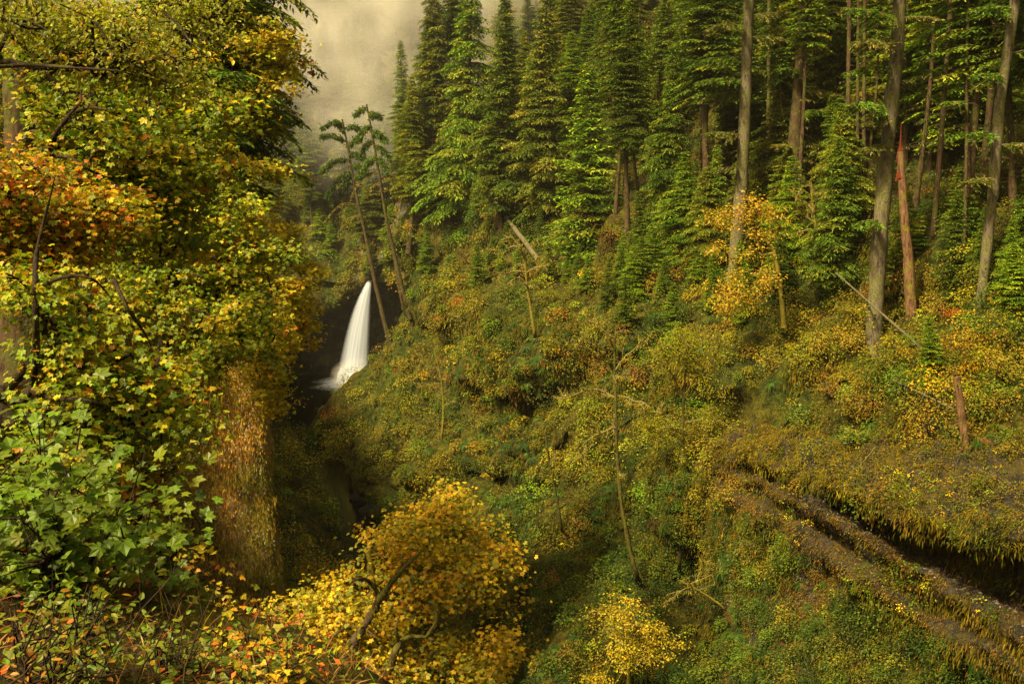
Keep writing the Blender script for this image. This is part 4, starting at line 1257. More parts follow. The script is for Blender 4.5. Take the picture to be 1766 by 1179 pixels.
def zone_colour(P, n):
    """plant colour by where it grows: patches a few metres wide, shade painted in low down"""
    px, py = project(P)
    q = fbm(P, 9, 3, 301); q2 = fbm(P + 50, 4, 3, 311)
    cg = pick(n, [(GREEN, 4), (BGREEN, 1.5), (FERN, 2), (OLIVE, 1)], .16); co = pick(n, [((.14, .135, .008), 5), (YGREEN, 3), ((.22, .18, .009), 4), (GREEN, 1)], .16)
    cy_ = pick(n, [(YELLOW, 2), (GOLD, 2), (YGREEN, 3), (OCHRE, 1.5), (ORANGE, .25)], .2) * .8; cb_ = pick(n, [(BROWN, 2), (OCHRE, 2), ((.16, .07, .015), 1)])
    cd = pick(n, [(DGREEN, 4), (GREEN, 2), (OLIVE, 2)])
    C = np.where((q > -.10)[:, None], co, cg)
    C = np.where(((q2 > .62) & (rng.random(n) < .5))[:, None], cb_ * .8, C)
    q3 = fbm(P - 30, 5, 2, 321)
    hi = np.clip((px - 1100) / 350, 0, 1) * np.exp(-((py - 630) / 90) ** 2)        # the yellow and gold shrub belt under the tall trunks
    C = np.where(((rng.random(n) < hi * .55) & (q3 > -.3))[:, None], cy_, C)
    C = np.where(((q3 > .55) & (rng.random(n) < .5))[:, None], cy_ * .85, C)
    shelf = (px > 1260) & (py > 690) & (py < 900)
    C = np.where((shelf & (rng.random(n) < .75))[:, None], pick(n, [((.20, .15, .010), 4), (OLIVE, 3), ((.24, .15, .012), 1.5)], .15), C)
    lowd = np.clip((py - 860) / 200, 0, 1) * (px > 850)  # dark green plants low down, the gorge's shade painted into their colour
    C = np.where((rng.random(n) < lowd * .75)[:, None], cd, C)
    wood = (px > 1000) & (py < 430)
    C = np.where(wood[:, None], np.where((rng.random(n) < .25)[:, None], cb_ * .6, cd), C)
    return C


ug = Buf()
S = cast(21000, seed=5)
P, Nn = S[:, :3], S[:, 3:]
px, py = project(P)
dist = P[:, 1]
onL = (P[:, 0] < -3 - .28 * (P[:, 1] - 60)) & (P[:, 1] < 300)
pillar = onL & (P[:, 1] > 50) & (P[:, 1] < 84) & (P[:, 2] < 3) & (P[:, 2] > -31) & (P[:, 0] > -34)
cave = (P[:, 1] > 316) & (P[:, 2] < np.interp(P[:, 0], xs, lipz) - 1)
keepm = (~pillar) & (~cave) & (P[:, 2] > -44.5) & (P[:, 1] > 9)
patch = fbm(P, 3.0, 3, 71)
keepm &= patch > -.45
# bare earth scar in the middle of the slope
scar = np.exp(-(((px - 850) / 55) ** 2 + ((py - 880) / 60) ** 2)) + np.exp(-(((px - 1000) / 45) ** 2 + ((py - 670) / 25) ** 2))
keepm &= rng.random(len(P)) > scar * .85
P, Nn, dist = P[keepm], Nn[keepm], dist[keepm]
px, py = project(P)
on_ledge = (py < np.interp(px, cols_px, LR[11][0]) + 10) & (px > 1235) & (px < 1900) & (py > np.interp(px, cols_px, LR[3][0]) - 4) & (P[:, 1] < 90)
kp = ~on_ledge | (rng.random(len(P)) < .08)
P, Nn, dist = P[kp], Nn[kp], dist[kp]
r = np.clip(.30 + dist * .0035, .3, 1.8) * rng.uniform(.5, 1.5, len(P))
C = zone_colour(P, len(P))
sz = np.clip(.04 + dist * .0014, .07, .6)
far = dist > 130
tone = np.exp(.45 * fbm(P, 3.5, 2, 905))[:, None]
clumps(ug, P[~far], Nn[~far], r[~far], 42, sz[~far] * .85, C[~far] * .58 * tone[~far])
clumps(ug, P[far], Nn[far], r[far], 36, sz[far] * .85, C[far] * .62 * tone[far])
# taller bushes, each of one colour
px, py = project(P)
big = rng.random(len(P)) < np.where((px > 1260) & (py > 715) & (py < 940), .07, .34)
P, Nn, dist = P[big] + Nn[big] * .3, Nn[big], dist[big]
r = np.clip(.6 + dist * .0085, .6, 3.2) * rng.uniform(.5, 1.45, len(P))
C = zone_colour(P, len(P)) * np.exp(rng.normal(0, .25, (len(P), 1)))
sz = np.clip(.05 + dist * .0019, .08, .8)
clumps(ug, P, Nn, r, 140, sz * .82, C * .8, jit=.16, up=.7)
o = ug.build('undergrowth', [M_UNDER]); tag(o, kind='stuff', label='low leafy undergrowth covering both canyon slopes', cat='undergrowth')

# moss hanging down the slopes, shelf lips and the bare promontory
mb = Buf()
S = cast(16000, seed=8)
P, Nn = S[:, :3], S[:, 3:]
steep = (Nn[:, 2] < .5) & (fbm(P, 6, 2, 88) > -.25)
P, Nn = P[steep & (P[:, 2] > -44) & (P[:, 1] > 12) & (P[:, 1] < 262)], Nn[steep & (P[:, 2] > -44) & (P[:, 1] > 12) & (P[:, 1] < 262)]
k = 22
idx = np.repeat(np.arange(len(P)), k); n = len(idx)
d_ = P[idx][:, 1]
Q = P[idx] + rng.normal(0, 1, (n, 3)) * (.25 + d_ * .003)[:, None] * np.array([1, 1, .5])
Cm = pick(len(P), [((.20, .155, .014), 3), (OLIVE, 3), (OCHRE, 2), ((.09, .095, .012), 2)])[idx] * np.exp(rng.normal(0, .25, (n, 1)))
blades(mb, Q + Nn[idx] * .12, np.array([0, 0, -1.]) + Nn[idx] * .35 + rng.normal(0, .22, (n, 3)), Nn[idx] + rng.normal(0, .3, (n, 3)), np.clip(.15 + d_ * .0040, .2, 1.2) * rng.uniform(.5, 1.5, n), .02 + d_ * .0008, Cm * .6)
tag(mb.build('hanging_moss', [M_MOSS]), kind='stuff', label='yellow green moss hanging from the steep rock', cat='moss')

# the promontory: orange moss strands, pale lichen and dry stalks
mb = Buf()
S = cast(16000, 180, 520, 560, 1080, seed=9)
P, Nn = S[:, :3], S[:, 3:]
m = (P[:, 1] > 50) & (P[:, 1] < 84) & (P[:, 2] < 4) & (P[:, 2] > -34) & (P[:, 0] < -10)
P, Nn = P[m], Nn[m]; k = 4; idx = np.repeat(np.arange(len(P)), k); n = len(idx)
Q = P[idx] + rng.normal(0, .28, (n, 3)) * (1 - np.abs(Nn[idx])) + Nn[idx] * rng.uniform(-.05, .1, (n, 1))
band = fbm(P * np.array([1, 1, .22]), 2.4, 3, 401)
pal1 = pick(len(P), [((.50, .27, .03), 3), ((.36, .25, .018), 3), ((.46, .15, .015), 1.0), ((.18, .09, .02), 1.3)])
pal2 = pick(len(P), [((.26, .22, .018), 3), ((.16, .15, .014), 2), ((.34, .28, .13), 1.0)])
Cm = np.where((band > .15)[:, None], pal2, pal1)[idx] * np.exp(rng.normal(0, .3, (n, 1)))
Cm = np.where((rng.random(n) < .13)[:, None], np.array([.46, .42, .28]), Cm)
blades(mb, Q + Nn[idx] * .05, np.array([0, 0, -1.]) + Nn[idx] * .2 + rng.normal(0, .3, (n, 3)), Nn[idx] + rng.normal(0, .5, (n, 3)), rng.uniform(.08, .28, n), rng.uniform(.02, .05, n), Cm * 1.15)
tag(mb.build('cliff_moss', [M_MOSS]), kind='stuff', label='orange and yellow moss curtain on the bare promontory', cat='moss')

# moss on the rock ribs
mb = Buf()
gi = rng.integers(1, G2.shape[0] - 1, 150000); gj = rng.integers(1, G2.shape[1] - 1, 150000)
P = G2[gi, gj]; Nn = GN[gi, gj]; Nn = np.where((Nn[:, 1] > 0)[:, None], -Nn, Nn)
vrow = gj / (G2.shape[1] - 1.0)
pn = fbm(P, 1.3, 3, 501)
# rows G1 -> arc length, so use shape: facing down or set back means bare
rowY = G2[:, :, 1]
relief = P[:, 1] - np.median(rowY, axis=1)[gi]
bare = (Nn[:, 2] < -.15) & (rng.random(len(P)) < .8)
m = (~bare) & (pn > -.7)
px_, py_ = project(P)
hole = np.zeros(len(P), bool)
rowpy = {i: np.interp(px_, cols_px, LR[i][0]) for i in (3, 6, 7, 9)}
scree = (py_ > rowpy[3]) & (py_ < rowpy[6] - 2) & (px_ > 1290)
gap2 = (py_ > rowpy[7] + 4) & (py_ < rowpy[9])
m &= ~(scree & (rng.random(len(P)) < .55)) & ~(gap2 & (rng.random(len(P)) < .4))
sc2 = (scree | gap2)[m]
P, Nn, px_, py_ = P[m], Nn[m], px_[m], py_[m]
k = 4; idx = np.repeat(np.arange(len(P)), k); n = len(idx)
Q = P[idx] + rng.normal(0, .10, (n, 3))
top = (py_ < np.interp(px_, cols_px, LR[3][0]))
Cm = np.where(top[:, None], pick(len(P), [((.23, .17, .015), 3), ((.14, .12, .012), 3), ((.30, .17, .02), 1), (GREEN, 1)]), pick(len(P), [((.19, .10, .016), 3), ((.13, .10, .012), 3), ((.25, .13, .03), 1.2), ((.09, .10, .012), 1.5), ((.26, .22, .09), .5)]))
Cm = np.where(sc2[:, None], pick(len(P), [((.06, .042, .012), 3), ((.10, .085, .045), 1), ((.11, .075, .014), 3)]), Cm * .72)[idx]
blades(mb, Q, np.array([0, 0, -1.]) + Nn[idx] * .8 + rng.normal(0, .35, (n, 3)), Nn[idx] + rng.normal(0, .4, (n, 3)), rng.uniform(.06, .22, n), rng.uniform(.018, .045, n), Cm * np.exp(rng.normal(0, .3, (n, 1))))
tag(mb.build('ledge_moss', [M_MOSS]), kind='stuff', label='brown and gold moss on the rock ledges', cat='moss')
# broken rock lying in the undercut between the ribs
rb = Buf()
gi = rng.integers(1, G2.shape[0] - 1, 40000); gj = rng.integers(1, G2.shape[1] - 1, 40000)
P = G2[gi, gj]; px_, py_ = project(P)
b3, b6, b7, b9 = (np.interp(px_, cols_px, LR[i][0]) for i in (3, 6, 7, 9))
m = (px_ > 1290) & (((py_ > b3) & (py_ < b6 + 3)) | ((py_ > b9) & (py_ > np.interp(px_, cols_px, LR[12][0])) & (rng.random(len(P)) < .3)))
P = P[m]; n = len(P)
O = np.array([(1, 0, 0), (-1, 0, 0), (0, 1, 0), (0, -1, 0), (0, 0, 1), (0, 0, -1)], float)
OF = np.array([(0, 2, 4), (2, 1, 4), (1, 3, 4), (3, 0, 4), (2, 0, 5), (1, 2, 5), (3, 1, 5), (0, 3, 5)])
V = P[:, None] + (O[None] * rng.uniform(.4, 1.3, (n, 6, 1)) + rng.normal(0, .25, (n, 6, 3))) * (rng.uniform(.03, .13, (n, 1, 1)) * np.array([1.3, 1, .6]))
rb.add(V.reshape(-1, 3), (np.arange(n)[:, None, None] * 6 + OF[None]).reshape(-1, 3), np.repeat(pick(n, [((.05, .04, .028), 4), ((.12, .10, .075), 2), ((.24, .22, .18), .6), ((.07, .04, .018), 2)], .3), 6, 0))
tag(rb.build('rubble', [M_MOSS]), kind='stuff', label='grey brown broken rock in the undercut between the ledges', cat='rubble')
# creeping leaves on the ribs
lb = Buf()
S = cast(1500, 1200, 1800, 770, 1179, seed=15, bvh=BVH_L)
P, Nn = S[:, :3], S[:, 3:]
px_, py_ = project(P)
r3, r6 = np.interp(px_, cols_px, LR[3][0]), np.interp(px_, cols_px, LR[6][0])
r1 = np.interp(px_, cols_px, LR[1][0])
m = ((py_ > r6 - 4) | (py_ < r3 - 8)) & (fbm(P, 2.5, 2, 77) > .1) & (rng.random(len(P)) < np.clip(1.6 - (px_ - 1250) / 380, .25, 1))
P, Nn = P[m], Nn[m]
clumps(lb, P, Nn, rng.uniform(.15, .4, len(P)), 18, np.full(len(P), .10), pick(len(P), [(YELLOW, 1.6), (YGREEN, 3), (BGREEN, 2), (GREEN, 2)]))
tag(lb.build('creeping_plants', [M_UNDER]), kind='stuff', label='small yellow and green leaves creeping over the rock ledges', cat='ground cover')

# grass tufts and litter on the near rim
gb = Buf()
n = 26000
gx, gy = rng.uniform(-9, 1.5, n), rng.uniform(1.2, 15, n)
gz = np.array([ground(a, b_, 3.0) for a, b_ in zip(gx, gy)])
P = np.stack([gx, gy, gz], 1); m = gz > -14; P = P[m]; n = len(P)
Cg = pick(n, [((.24, .13, .04), 4), ((.16, .07, .02), 3), (YGREEN, 1.2), ((.34, .22, .08), 1), ((.25, .05, .02), 1.6)])
blades(gb, P, rng.normal(0, .8, (n, 3)) + np.array([.2, -.2, .75]), rng.normal(size=(n, 3)), rng.uniform(.10, .42, n), rng.uniform(.005, .014, n), Cg, bend=.25)
tag(gb.build('dry_grass', [M_MOSS]), kind='stuff', label='dry brown grass and litter on the near rim', cat='grass')
lb = Buf()
k_ = rng.choice(n, 9000)
leaves(lb, P[k_] + rng.normal(0, .05, (9000, 3)) + np.array([0, 0, .06]), rng.normal(0, .6, (9000, 3)) + np.array([0, -.3, 1]), rng.uniform(.025, .07, 9000), pick(9000, [(BROWN, 2), (ORANGE, 1.6), (RED, 1.0), (GREEN, 3), (YGREEN, 2)]), 'kite')
tag(lb.build('fallen_leaves', [M_UNDER]), kind='stuff', label='fallen leaves and seedlings on the near rim', cat='leaves')

# ------------------------------------------------------------------ ferns
def fern_mesh(seed, n=16, L=.9, Cc=FERN, dead=0):
    g = Buf(); r_ = np.random.default_rng(seed)
    for q in range(n):
        a = q / n * 6.283 + r_.normal(0, .2); l = L * r_.uniform(.7, 1.15); s = np.linspace(0, 1, 19)
        d = np.array([math.cos(a), math.sin(a), 0]); sd_ = np.array([-d[1], d[0], 0]); up = r_.uniform(.45, .95)
        sp = d * (s * l * .85)[:, None] + np.array([0, 0, 1.]) * (up * l * s - .95 * l * s ** 2)[:, None]
        c = np.array(Cc) * math.exp(r_.normal(0, .22))
        if q < dead: c = np.array((.20, .09, .02)) * math.exp(r_.normal(0, .2))
        T = norm(np.gradient(sp, axis=0))
        for side in (1, -1):
            w = l * .20 * np.sin(np.clip(s * .92 + .1, 0, 1) * math.pi) ** .7
            D = sd_[None] * side * 1.0 + T * .45 + np.array([0, 0, -.12])
            blades(g, sp[1:], D[1:], np.tile([0, 0, 1.], (18, 1)) + d * .3, w[1:] * .85 + .02, l * .034, c, bend=.15)
        blades(g, sp[:-1], T[:-1], np.array([0, 0, 1.0]) + sd_ * .01, l / 12 * 1.1, .012, c * .7)
    return g


FB = [fern_mesh(1), fern_mesh(2, 20, 1.0, (.055, .11, .010)), fern_mesh(3, 14, .8, (.085, .13, .010), 3), fern_mesh(4, 18, 1.1, (.036, .078, .009), 2)]
FM = [f.mesh('fern', [M_UNDER]) for f in FB]
S = cast(2600, 600, 1800, 420, 1250, seed=31)
fb_ = Buf()
for row in S:
    P, nn = row[:3], row[3:]
    if P[0] < -28 or P[1] > 240 or P[2] < -43.5 or fbm(P, 7, 2, 611) < .05: continue
    z = norm(nn + np.array([0, 0, 1.0])); x = norm(np.cross(np.array([rng.normal(), rng.normal(), .1]), z)); y = np.cross(z, x)
    f = FB[rng.integers(4)]; sc_ = rng.uniform(.4, .85) * (1 + P[1] / 220)
    qx, qy = project(P)
    if row[1] < 90 and qx > 1240 and qy < np.interp(qx, cols_px, LR[11][0]) + 10: continue
    V = np.concatenate(f.v) @ (np.stack([x, y, z]) * sc_) + P
    Cc = np.concatenate(f.c) * math.exp(rng.normal(0, .25))
    fb_.add(V, np.arange(len(V)).reshape(-1, 4), Cc)
tag(fb_.build('fern_bed', [M_UNDER]), kind='stuff', label='small ferns mixed through the undergrowth of the right slope', cat='ferns')


def ferns(spots, label, group, smin=.8, smax=1.3):
    for px, py in spots:
        h = hit(px, py, bvh=BVH_ALL)
        if h is None: continue
        o = bpy.data.objects.new('fern', FM[rng.integers(4)]); col.objects.link(o)
        nz = Vector(norm(h[1] + np.array([0, 0, 1.1])))
        o.rotation_mode = 'QUATERNION'
        o.rotation_quaternion = nz.to_track_quat('Z', 'Y')
        o.location = h[0] + h[1] * .05
        s = .72 * rng.uniform(smin, smax) * (1 + h[0][1] / 260.0)
        o.scale = (s, s, s)
        tag(o, label, 'fern', group)


def spots(n, x0, x1, y0, y1): return list(zip(rng.uniform(x0, x1, n), rng.uniform(y0, y1, n)))


GFN = 'ferns growing on the right slope'
ferns(spots(46, 930, 1260, 900, 1179), 'dark green sword fern in the shady bank below the bare mossy trees', GFN)
ferns(spots(34, 1240, 1480, 1000, 1179), 'sword fern below the mossy ledges at the lower right', GFN, .6, 1.0)
ferns([(1400, 1120), (1435, 1140), (1380, 1150), (1460, 1165)], 'large bright arching fern at the bottom edge under the ledges', 'large arching ferns', 1.1, 1.4)
ferns(spots(40, 700, 980, 700, 900), 'fern on the steep bank above the golden maple', GFN)
ferns(spots(34, 1320, 1766, 620, 760), 'fern among the orange shrubs on the upper shelf', GFN)
ferns(spots(26, 900, 1150, 520, 760), 'fern on the rocky nose in the middle of the slope', GFN)
ferns(spots(16, 640, 800, 560, 740), 'fern on the bank beside the waterfall', GFN, 1.2, 1.7)

# ------------------------------------------------------------------ shrubs one can tell apart
def shrub(px, py, rad, label, pal, nl=420, size=.13, shape='kite', group=None, name='shrub', P=None, seed=0, tall=1.0, stems=9, cat='shrub', droop=.3):
    global rng
    keep = rng; rng = np.random.default_rng(seed + 5000)
    if P is None:
        h = hit(px, py, bvh=BVH_ALL)
        if h is None: rng = keep; return
        P, nrm = h
    else: nrm = np.array([0, 0, 1.0])
    t = thing(name, label, cat, group, tuple(P))
    tb, cb = Buf(), Buf()
    for q in range(stems):
        d = norm(rng.normal(0, .55, 3) + nrm * .6 + np.array([0, 0, 1.0])); L = rad * rng.uniform(.8, 1.5) * tall
        s = np.linspace(0, 1, 9)
        bp = d * (s * L)[:, None] + np.array([0, 0, -droop]) * (s ** 2 * L * .5)[:, None] + rng.normal(0, .04 * rad, (9, 3)) * s[:, None]
        cones(tb, bp[:-1], bp[1:], (.018 * rad + .004) * (1.1 - s[:-1]), (.018 * rad + .004) * (1.1 - s[1:]), 4)
        for e in range(6):
            ss = rng.uniform(.3, 1); p0 = np.array([np.interp(ss, s, bp[:, i]) for i in range(3)])
            e1 = p0 + norm(d * .5 + rng.normal(0, .7, 3)) * rad * .45
            cones(tb, [p0], [e1], np.array([.006 * rad + .003]), np.array([.003]), 4)
            m = max(4, nl // (stems * 6)); cc = pick(1, pal, .15)[0]
            f = rng.uniform(.2, 1.15, (m, 1))
            Q = p0 * (1 - f) + e1 * f + rng.normal(0, .13 * rad, (m, 3))
            C = (pick(m, pal, .2) * .4 + cc * .6)
            leaves(cb, Q, np.array([0, -.35, .8]) + rng.normal(0, .45, (m, 3)) + norm(Q) * .3, size * rng.uniform(.6, 1.3, m), C, shape, D=Q * .6 + rng.normal(0, .4, (m, 3)) + np.array([0, 0, -.3]) * rad)
    link('stems', tb.mesh('stems', [M_BARK_DARK], True), t)
    link('foliage', cb.mesh('foliage', [M_LEAF]), t)
    rng = keep


PY_ = [((.36, .27, .012), 4), ((.33, .19, .012), 3), (YGREEN, 2.5), (ORANGE, .3)]; PG_ = [(GREEN, 3), (BGREEN, 2), (YGREEN, 1.6)]; PO_ = [((.26, .10, .014), 2), ((.30, .17, .012), 2), (BROWN, 1), (OLIVE, 2)]
SH = [
 (1335, 640, 1.5, 'golden shrub at the left end of the bright shrub belt', PY_), (1420, 620, 1.6, 'tall gold shrub below the bushy young hemlock', PY_),
 (1468, 600, 1.4, 'yellow shrub at the foot of the thickest fir, on its left', PY_), (1545, 640, 1.3, 'green yellow shrub between the thickest fir and the snag', PG_ + PY_),
 (1430, 690, 1.5, 'brown orange shrub in the middle of the shrub belt', PO_), (1500, 710, 1.5, 'rust coloured shrub below the thickest fir', PO_),
 (1640, 540, 1.5, 'orange gold shrub right of the snag', PY_), (1680, 600, 1.4, 'yellow shrub on the bank below the lichen spotted fir', PY_),
 (1605, 760, 1.8, 'bushy yellow shrub standing left of the rotten stump', PY_), (1560, 690, 1.4, 'dull green shrub above the mossy shelf', PG_),
 (1720, 660, 1.4, 'golden shrub near the right edge above the ferns', PY_), (1380, 740, 1.3, 'leafy green shrub at the back of the mossy shelf', PG_),
 (1270, 690, 1.5, 'yellow green shrub right of the bare pair of trees', PG_ + PY_), (1100, 660, 1.5, 'rust and gold shrub behind the bare lichen tree', PO_),
 (1140, 530, 1.6, 'orange tinted shrub below the full skirted fir', PO_ + PG_), (1040, 650, 1.5, 'bronze shrub left of the bare lichen tree', PO_),
 (900, 480, 1.8, 'bright moss green shrub below the fallen logs', PG_ + PY_), (960, 820, 1.4, 'dense green shrub left of the leaning bare trunk', PG_),
 (1010, 900, 1.5, 'brownish yellow shrub in the lower middle of the slope', PY_ + PO_), (960, 1000, 1.4, 'yellow brown shrub right of the big golden maple', PY_ + PO_),
 (1330, 830, 1.2, 'yellow leaved shrub at the start of the mossy ledges', PY_), (1260, 860, 1.2, 'orange and yellow shrub hanging under the mossy shelf', PY_ + PO_),
 (1310, 1010, 1.0, 'light green shrub on the wall under the ledges', PG_), (1370, 1080, 1.0, 'yellow green shrub above the large bright fern', PG_ + PY_),
 (720, 780, 2.0, 'round green shrub on the bank above the stream', PG_), (840, 740, 1.8, 'leafy green shrub in the hollow of the middle slope', PG_),
 (650, 700, 2.2, 'green shrub on the mossy spur beside the pool', PG_ + PY_), (700, 640, 2.0, 'yellow green shrub under the longest leaning tree', PG_ + PY_),
 (760, 560, 2.2, 'olive shrub clinging to the cliff right of the leaning trees', PG_ + PY_), (705, 400, 2.2, 'golden shrub hanging on the cliff behind the leaning trees', PY_),
 (1690, 720, 1.2, 'bright green shrub behind the rotten stump', PG_), (1480, 770, 1.0, 'small green shrub in the middle of the mossy shelf', PG_),
]
for i, (px, py, rd, lab, pal) in enumerate(SH):
    h = hit(px, py)
    Y = h[0][1] if h else 60
    shrub(px, py, rd, lab, pal, nl=700, size=.07 + Y * .0009, group='shrubs scattered over the right slope', seed=i)
# spur tree and the left bank thickets by the stream
broadleaf('small_maple', 'small yellow green maple growing on the rock spur over the stream', 'maple', [at(600, 860, 205), at(600, 800, 204), at(604, 770, 203)],
          [B(600, 755, 203, 44, 4, 34), B(622, 800, 203, 36, 4, 34), B(580, 790, 203, 26, 3, 30)], 190, 22, [(YGREEN, 4), (YELLOW, 2), (GREEN, 2)], 'kite', .5, .03, None, M_YMOSS, 51, spread=1.3)
for i, (px, py, Y, rx, rz, lab, pal) in enumerate([
        (505, 815, 150, 42, 50, 'yellow olive thicket on the left stream bank, nearest the spur', [(OLIVE, 2), (YGREEN, 3), (YELLOW, 2), (GREEN, 2)]),
        (530, 905, 135, 48, 55, 'broad olive gold thicket on the left stream bank', [(OLIVE, 2), (YGREEN, 3), (YELLOW, 2.4), (GOLD, 1)]),
        (500, 960, 110, 50, 60, 'green gold thicket at the foot of the bare promontory', [(OLIVE, 2), (GREEN, 3), (YELLOW, 1.4), (GOLD, 1)]),
        (480, 740, 175, 40, 50, 'green thicket beside the pool behind the promontory', [(OLIVE, 2), (GREEN, 3), (YELLOW, 1.4), (GOLD, 1)]),
        (560, 1010, 100, 55, 50, 'yellow thicket in the gorge behind the golden maple', [(YGREEN, 2), (YELLOW, 2), (GOLD, 2), (OLIVE, 2)]),
        (470, 1060, 80, 60, 50, 'dark green bush in the gorge below the promontory', [(GREEN, 4), (DGREEN, 3), (YGREEN, 1)])]):
    h = hit(px, py + 20)
    Yq = min(Y, h[0][1] - 1) if h and h[0][1] > Y * .6 else Y
    broadleaf('thicket', lab, 'bush', [at(px, py + rz * 1.3, Yq + 1), at(px, py + rz * .5, Yq), at(px, py, Yq)], [B(px, py, Yq, rx, rx * Yq / F * .8, rz)],
              230, 26, pal, 'kite', .08 + Yq * .0019, .012, 'thickets along the left stream bank', M_BARK_DARK, 60 + i, spread=.25 + Yq * .006, flat=.5)

# near shrubs on the rim at the bottom left
NEAR = [
 (110, 900, 7.5, 1.0, 'bright green shrub with big lobed leaves at the lower left', [(BGREEN, 6), (GREEN, 3), (YGREEN, 1)], .095, 'maple5', 600, 1.3),
 (215, 960, 8.5, .85, 'green lobed leaf shrub in front of the promontory', [(BGREEN, 4), (GREEN, 3), (YGREEN, 2)], .10, 'maple5', 420, 1.2),
 (30, 860, 8.5, .95, 'dense light green shrub at the left edge', [(YGREEN, 1.5), (BGREEN, 5), (GREEN, 2)], .09, 'maple5', 560, 1.3),
 (130, 1090, 5.6, .5, 'dark twiggy shrub with oval leaves at the bottom left', [(GREEN, 4), (BGREEN, 2), (YGREEN, 2), (BROWN, .3)], .055, 'oval', 620, 1.2),
 (290, 1120, 6.5, .4, 'sparse shrub with small green leaves below the promontory', [(GREEN, 2), (YGREEN, 2), (BROWN, 1), (BGREEN, 1.5)], .045, 'oval', 420, 1.2),
 (410, 1120, 7.5, .45, 'green and yellow shrub at the lower right end of the rim', [(GREEN, 2), (BGREEN, 2), (YELLOW, 2), (ORANGE, .6)], .055, 'maple3', 330, 1.2),
 (60, 1120, 4.6, .45, 'twiggy reddish shrub in the bottom left corner', [(GREEN, 3), (RED, .6), (ORANGE, 1), (BROWN, 1), (YGREEN, 3)], .042, 'oval', 420, 1.2),
 (440, 1150, 6.6, .5, 'small maple seedlings with yellow and red leaves by the golden maple', [(YELLOW, 2), (GREEN, 3), (ORANGE, 1), (RED, .3)], .038, 'maple3', 520, 1.0),
 (225, 830, 13, 1.0, 'yellow and orange vine maple sprawling below the brown rock', [(YELLOW, 3), (YGREEN, 3), (ORANGE, 1), (OLIVE, 1.5)], .085, 'maple3', 900, 1.1),
 (180, 800, 15, 1.3, 'yellow green vine maple thicket at the left under the rock', [(YGREEN, 4), (YELLOW, 2), (OLIVE, 2), (ORANGE, .4)], .085, 'maple3', 1000, 1.1),
 (300, 795, 16, .6, 'lichen grey twigged bush against the orange cliff', [((.30, .30, .12), 3), (YGREEN, 2), (YELLOW, 1)], .06, 'kite', 800, 1.1),
 (262, 735, 20, 1.25, 'yellow green maple sapling at the top of the orange cliff', [(YGREEN, 3), (BGREEN, 2), (YELLOW, 2), (ORANGE, .5)], .12, 'maple3', 900, 1.1),
]
for i, (px, py, Y, rd, lab, pal, sz_, shp, nl, tall) in enumerate(NEAR):
    P = at(px, py + rd * 1.0 * F / Y * .75, Y)
    g_ = ground(P[0], P[1], 3.0)
    if P[2] - g_ > .05:   # let the stems reach the ground
        pass
    shrub(px, py, rd, lab, pal, nl=nl, size=sz_, shape=shp, P=P, seed=100 + i, tall=tall, stems=12, name='shrub', droop=.5)

# thin arching dark twigs over the rim
tw = thing('bare_shrub', 'bare dark arching twigs crossing the bottom left corner', 'shrub', None, tuple(at(120, 1230, 5)))
o0 = np.array(tw.location)
for q in range(14):
    s = np.linspace(0, 1, 12); L = rng.uniform(.5, 1.5)
    a = at(rng.uniform(-60, 330), 1210, rng.uniform(4.4, 6.2)) - o0
    d = norm(np.array([rng.uniform(-.3, 1.0), rng.uniform(-.2, .5), rng.uniform(.3, 1.0)]))
    bp = a + d * (s * L)[:, None] + np.array([rng.normal(0, .15), 0, rng.uniform(-.5, .05)]) * (s ** 2 * L)[:, None] + np.cumsum(rng.normal(0, .012, (12, 3)), axis=0)
    tb = Buf(); cones(tb, bp[:-1], bp[1:], .005 * (1.15 - s[:-1]), .005 * (1.15 - s[1:]), 4)
    for e in range(5):
        k = rng.integers(3, 11); q1 = bp[k] + norm(d + rng.normal(0, .6, 3)) * L * rng.uniform(.08, .25)
        cones(tb, [bp[k]], [q1], np.array([.0025]), np.array([.0012]), 3)
    link('stem', tb.mesh('stem', [M_BARK_DARK], True), tw)

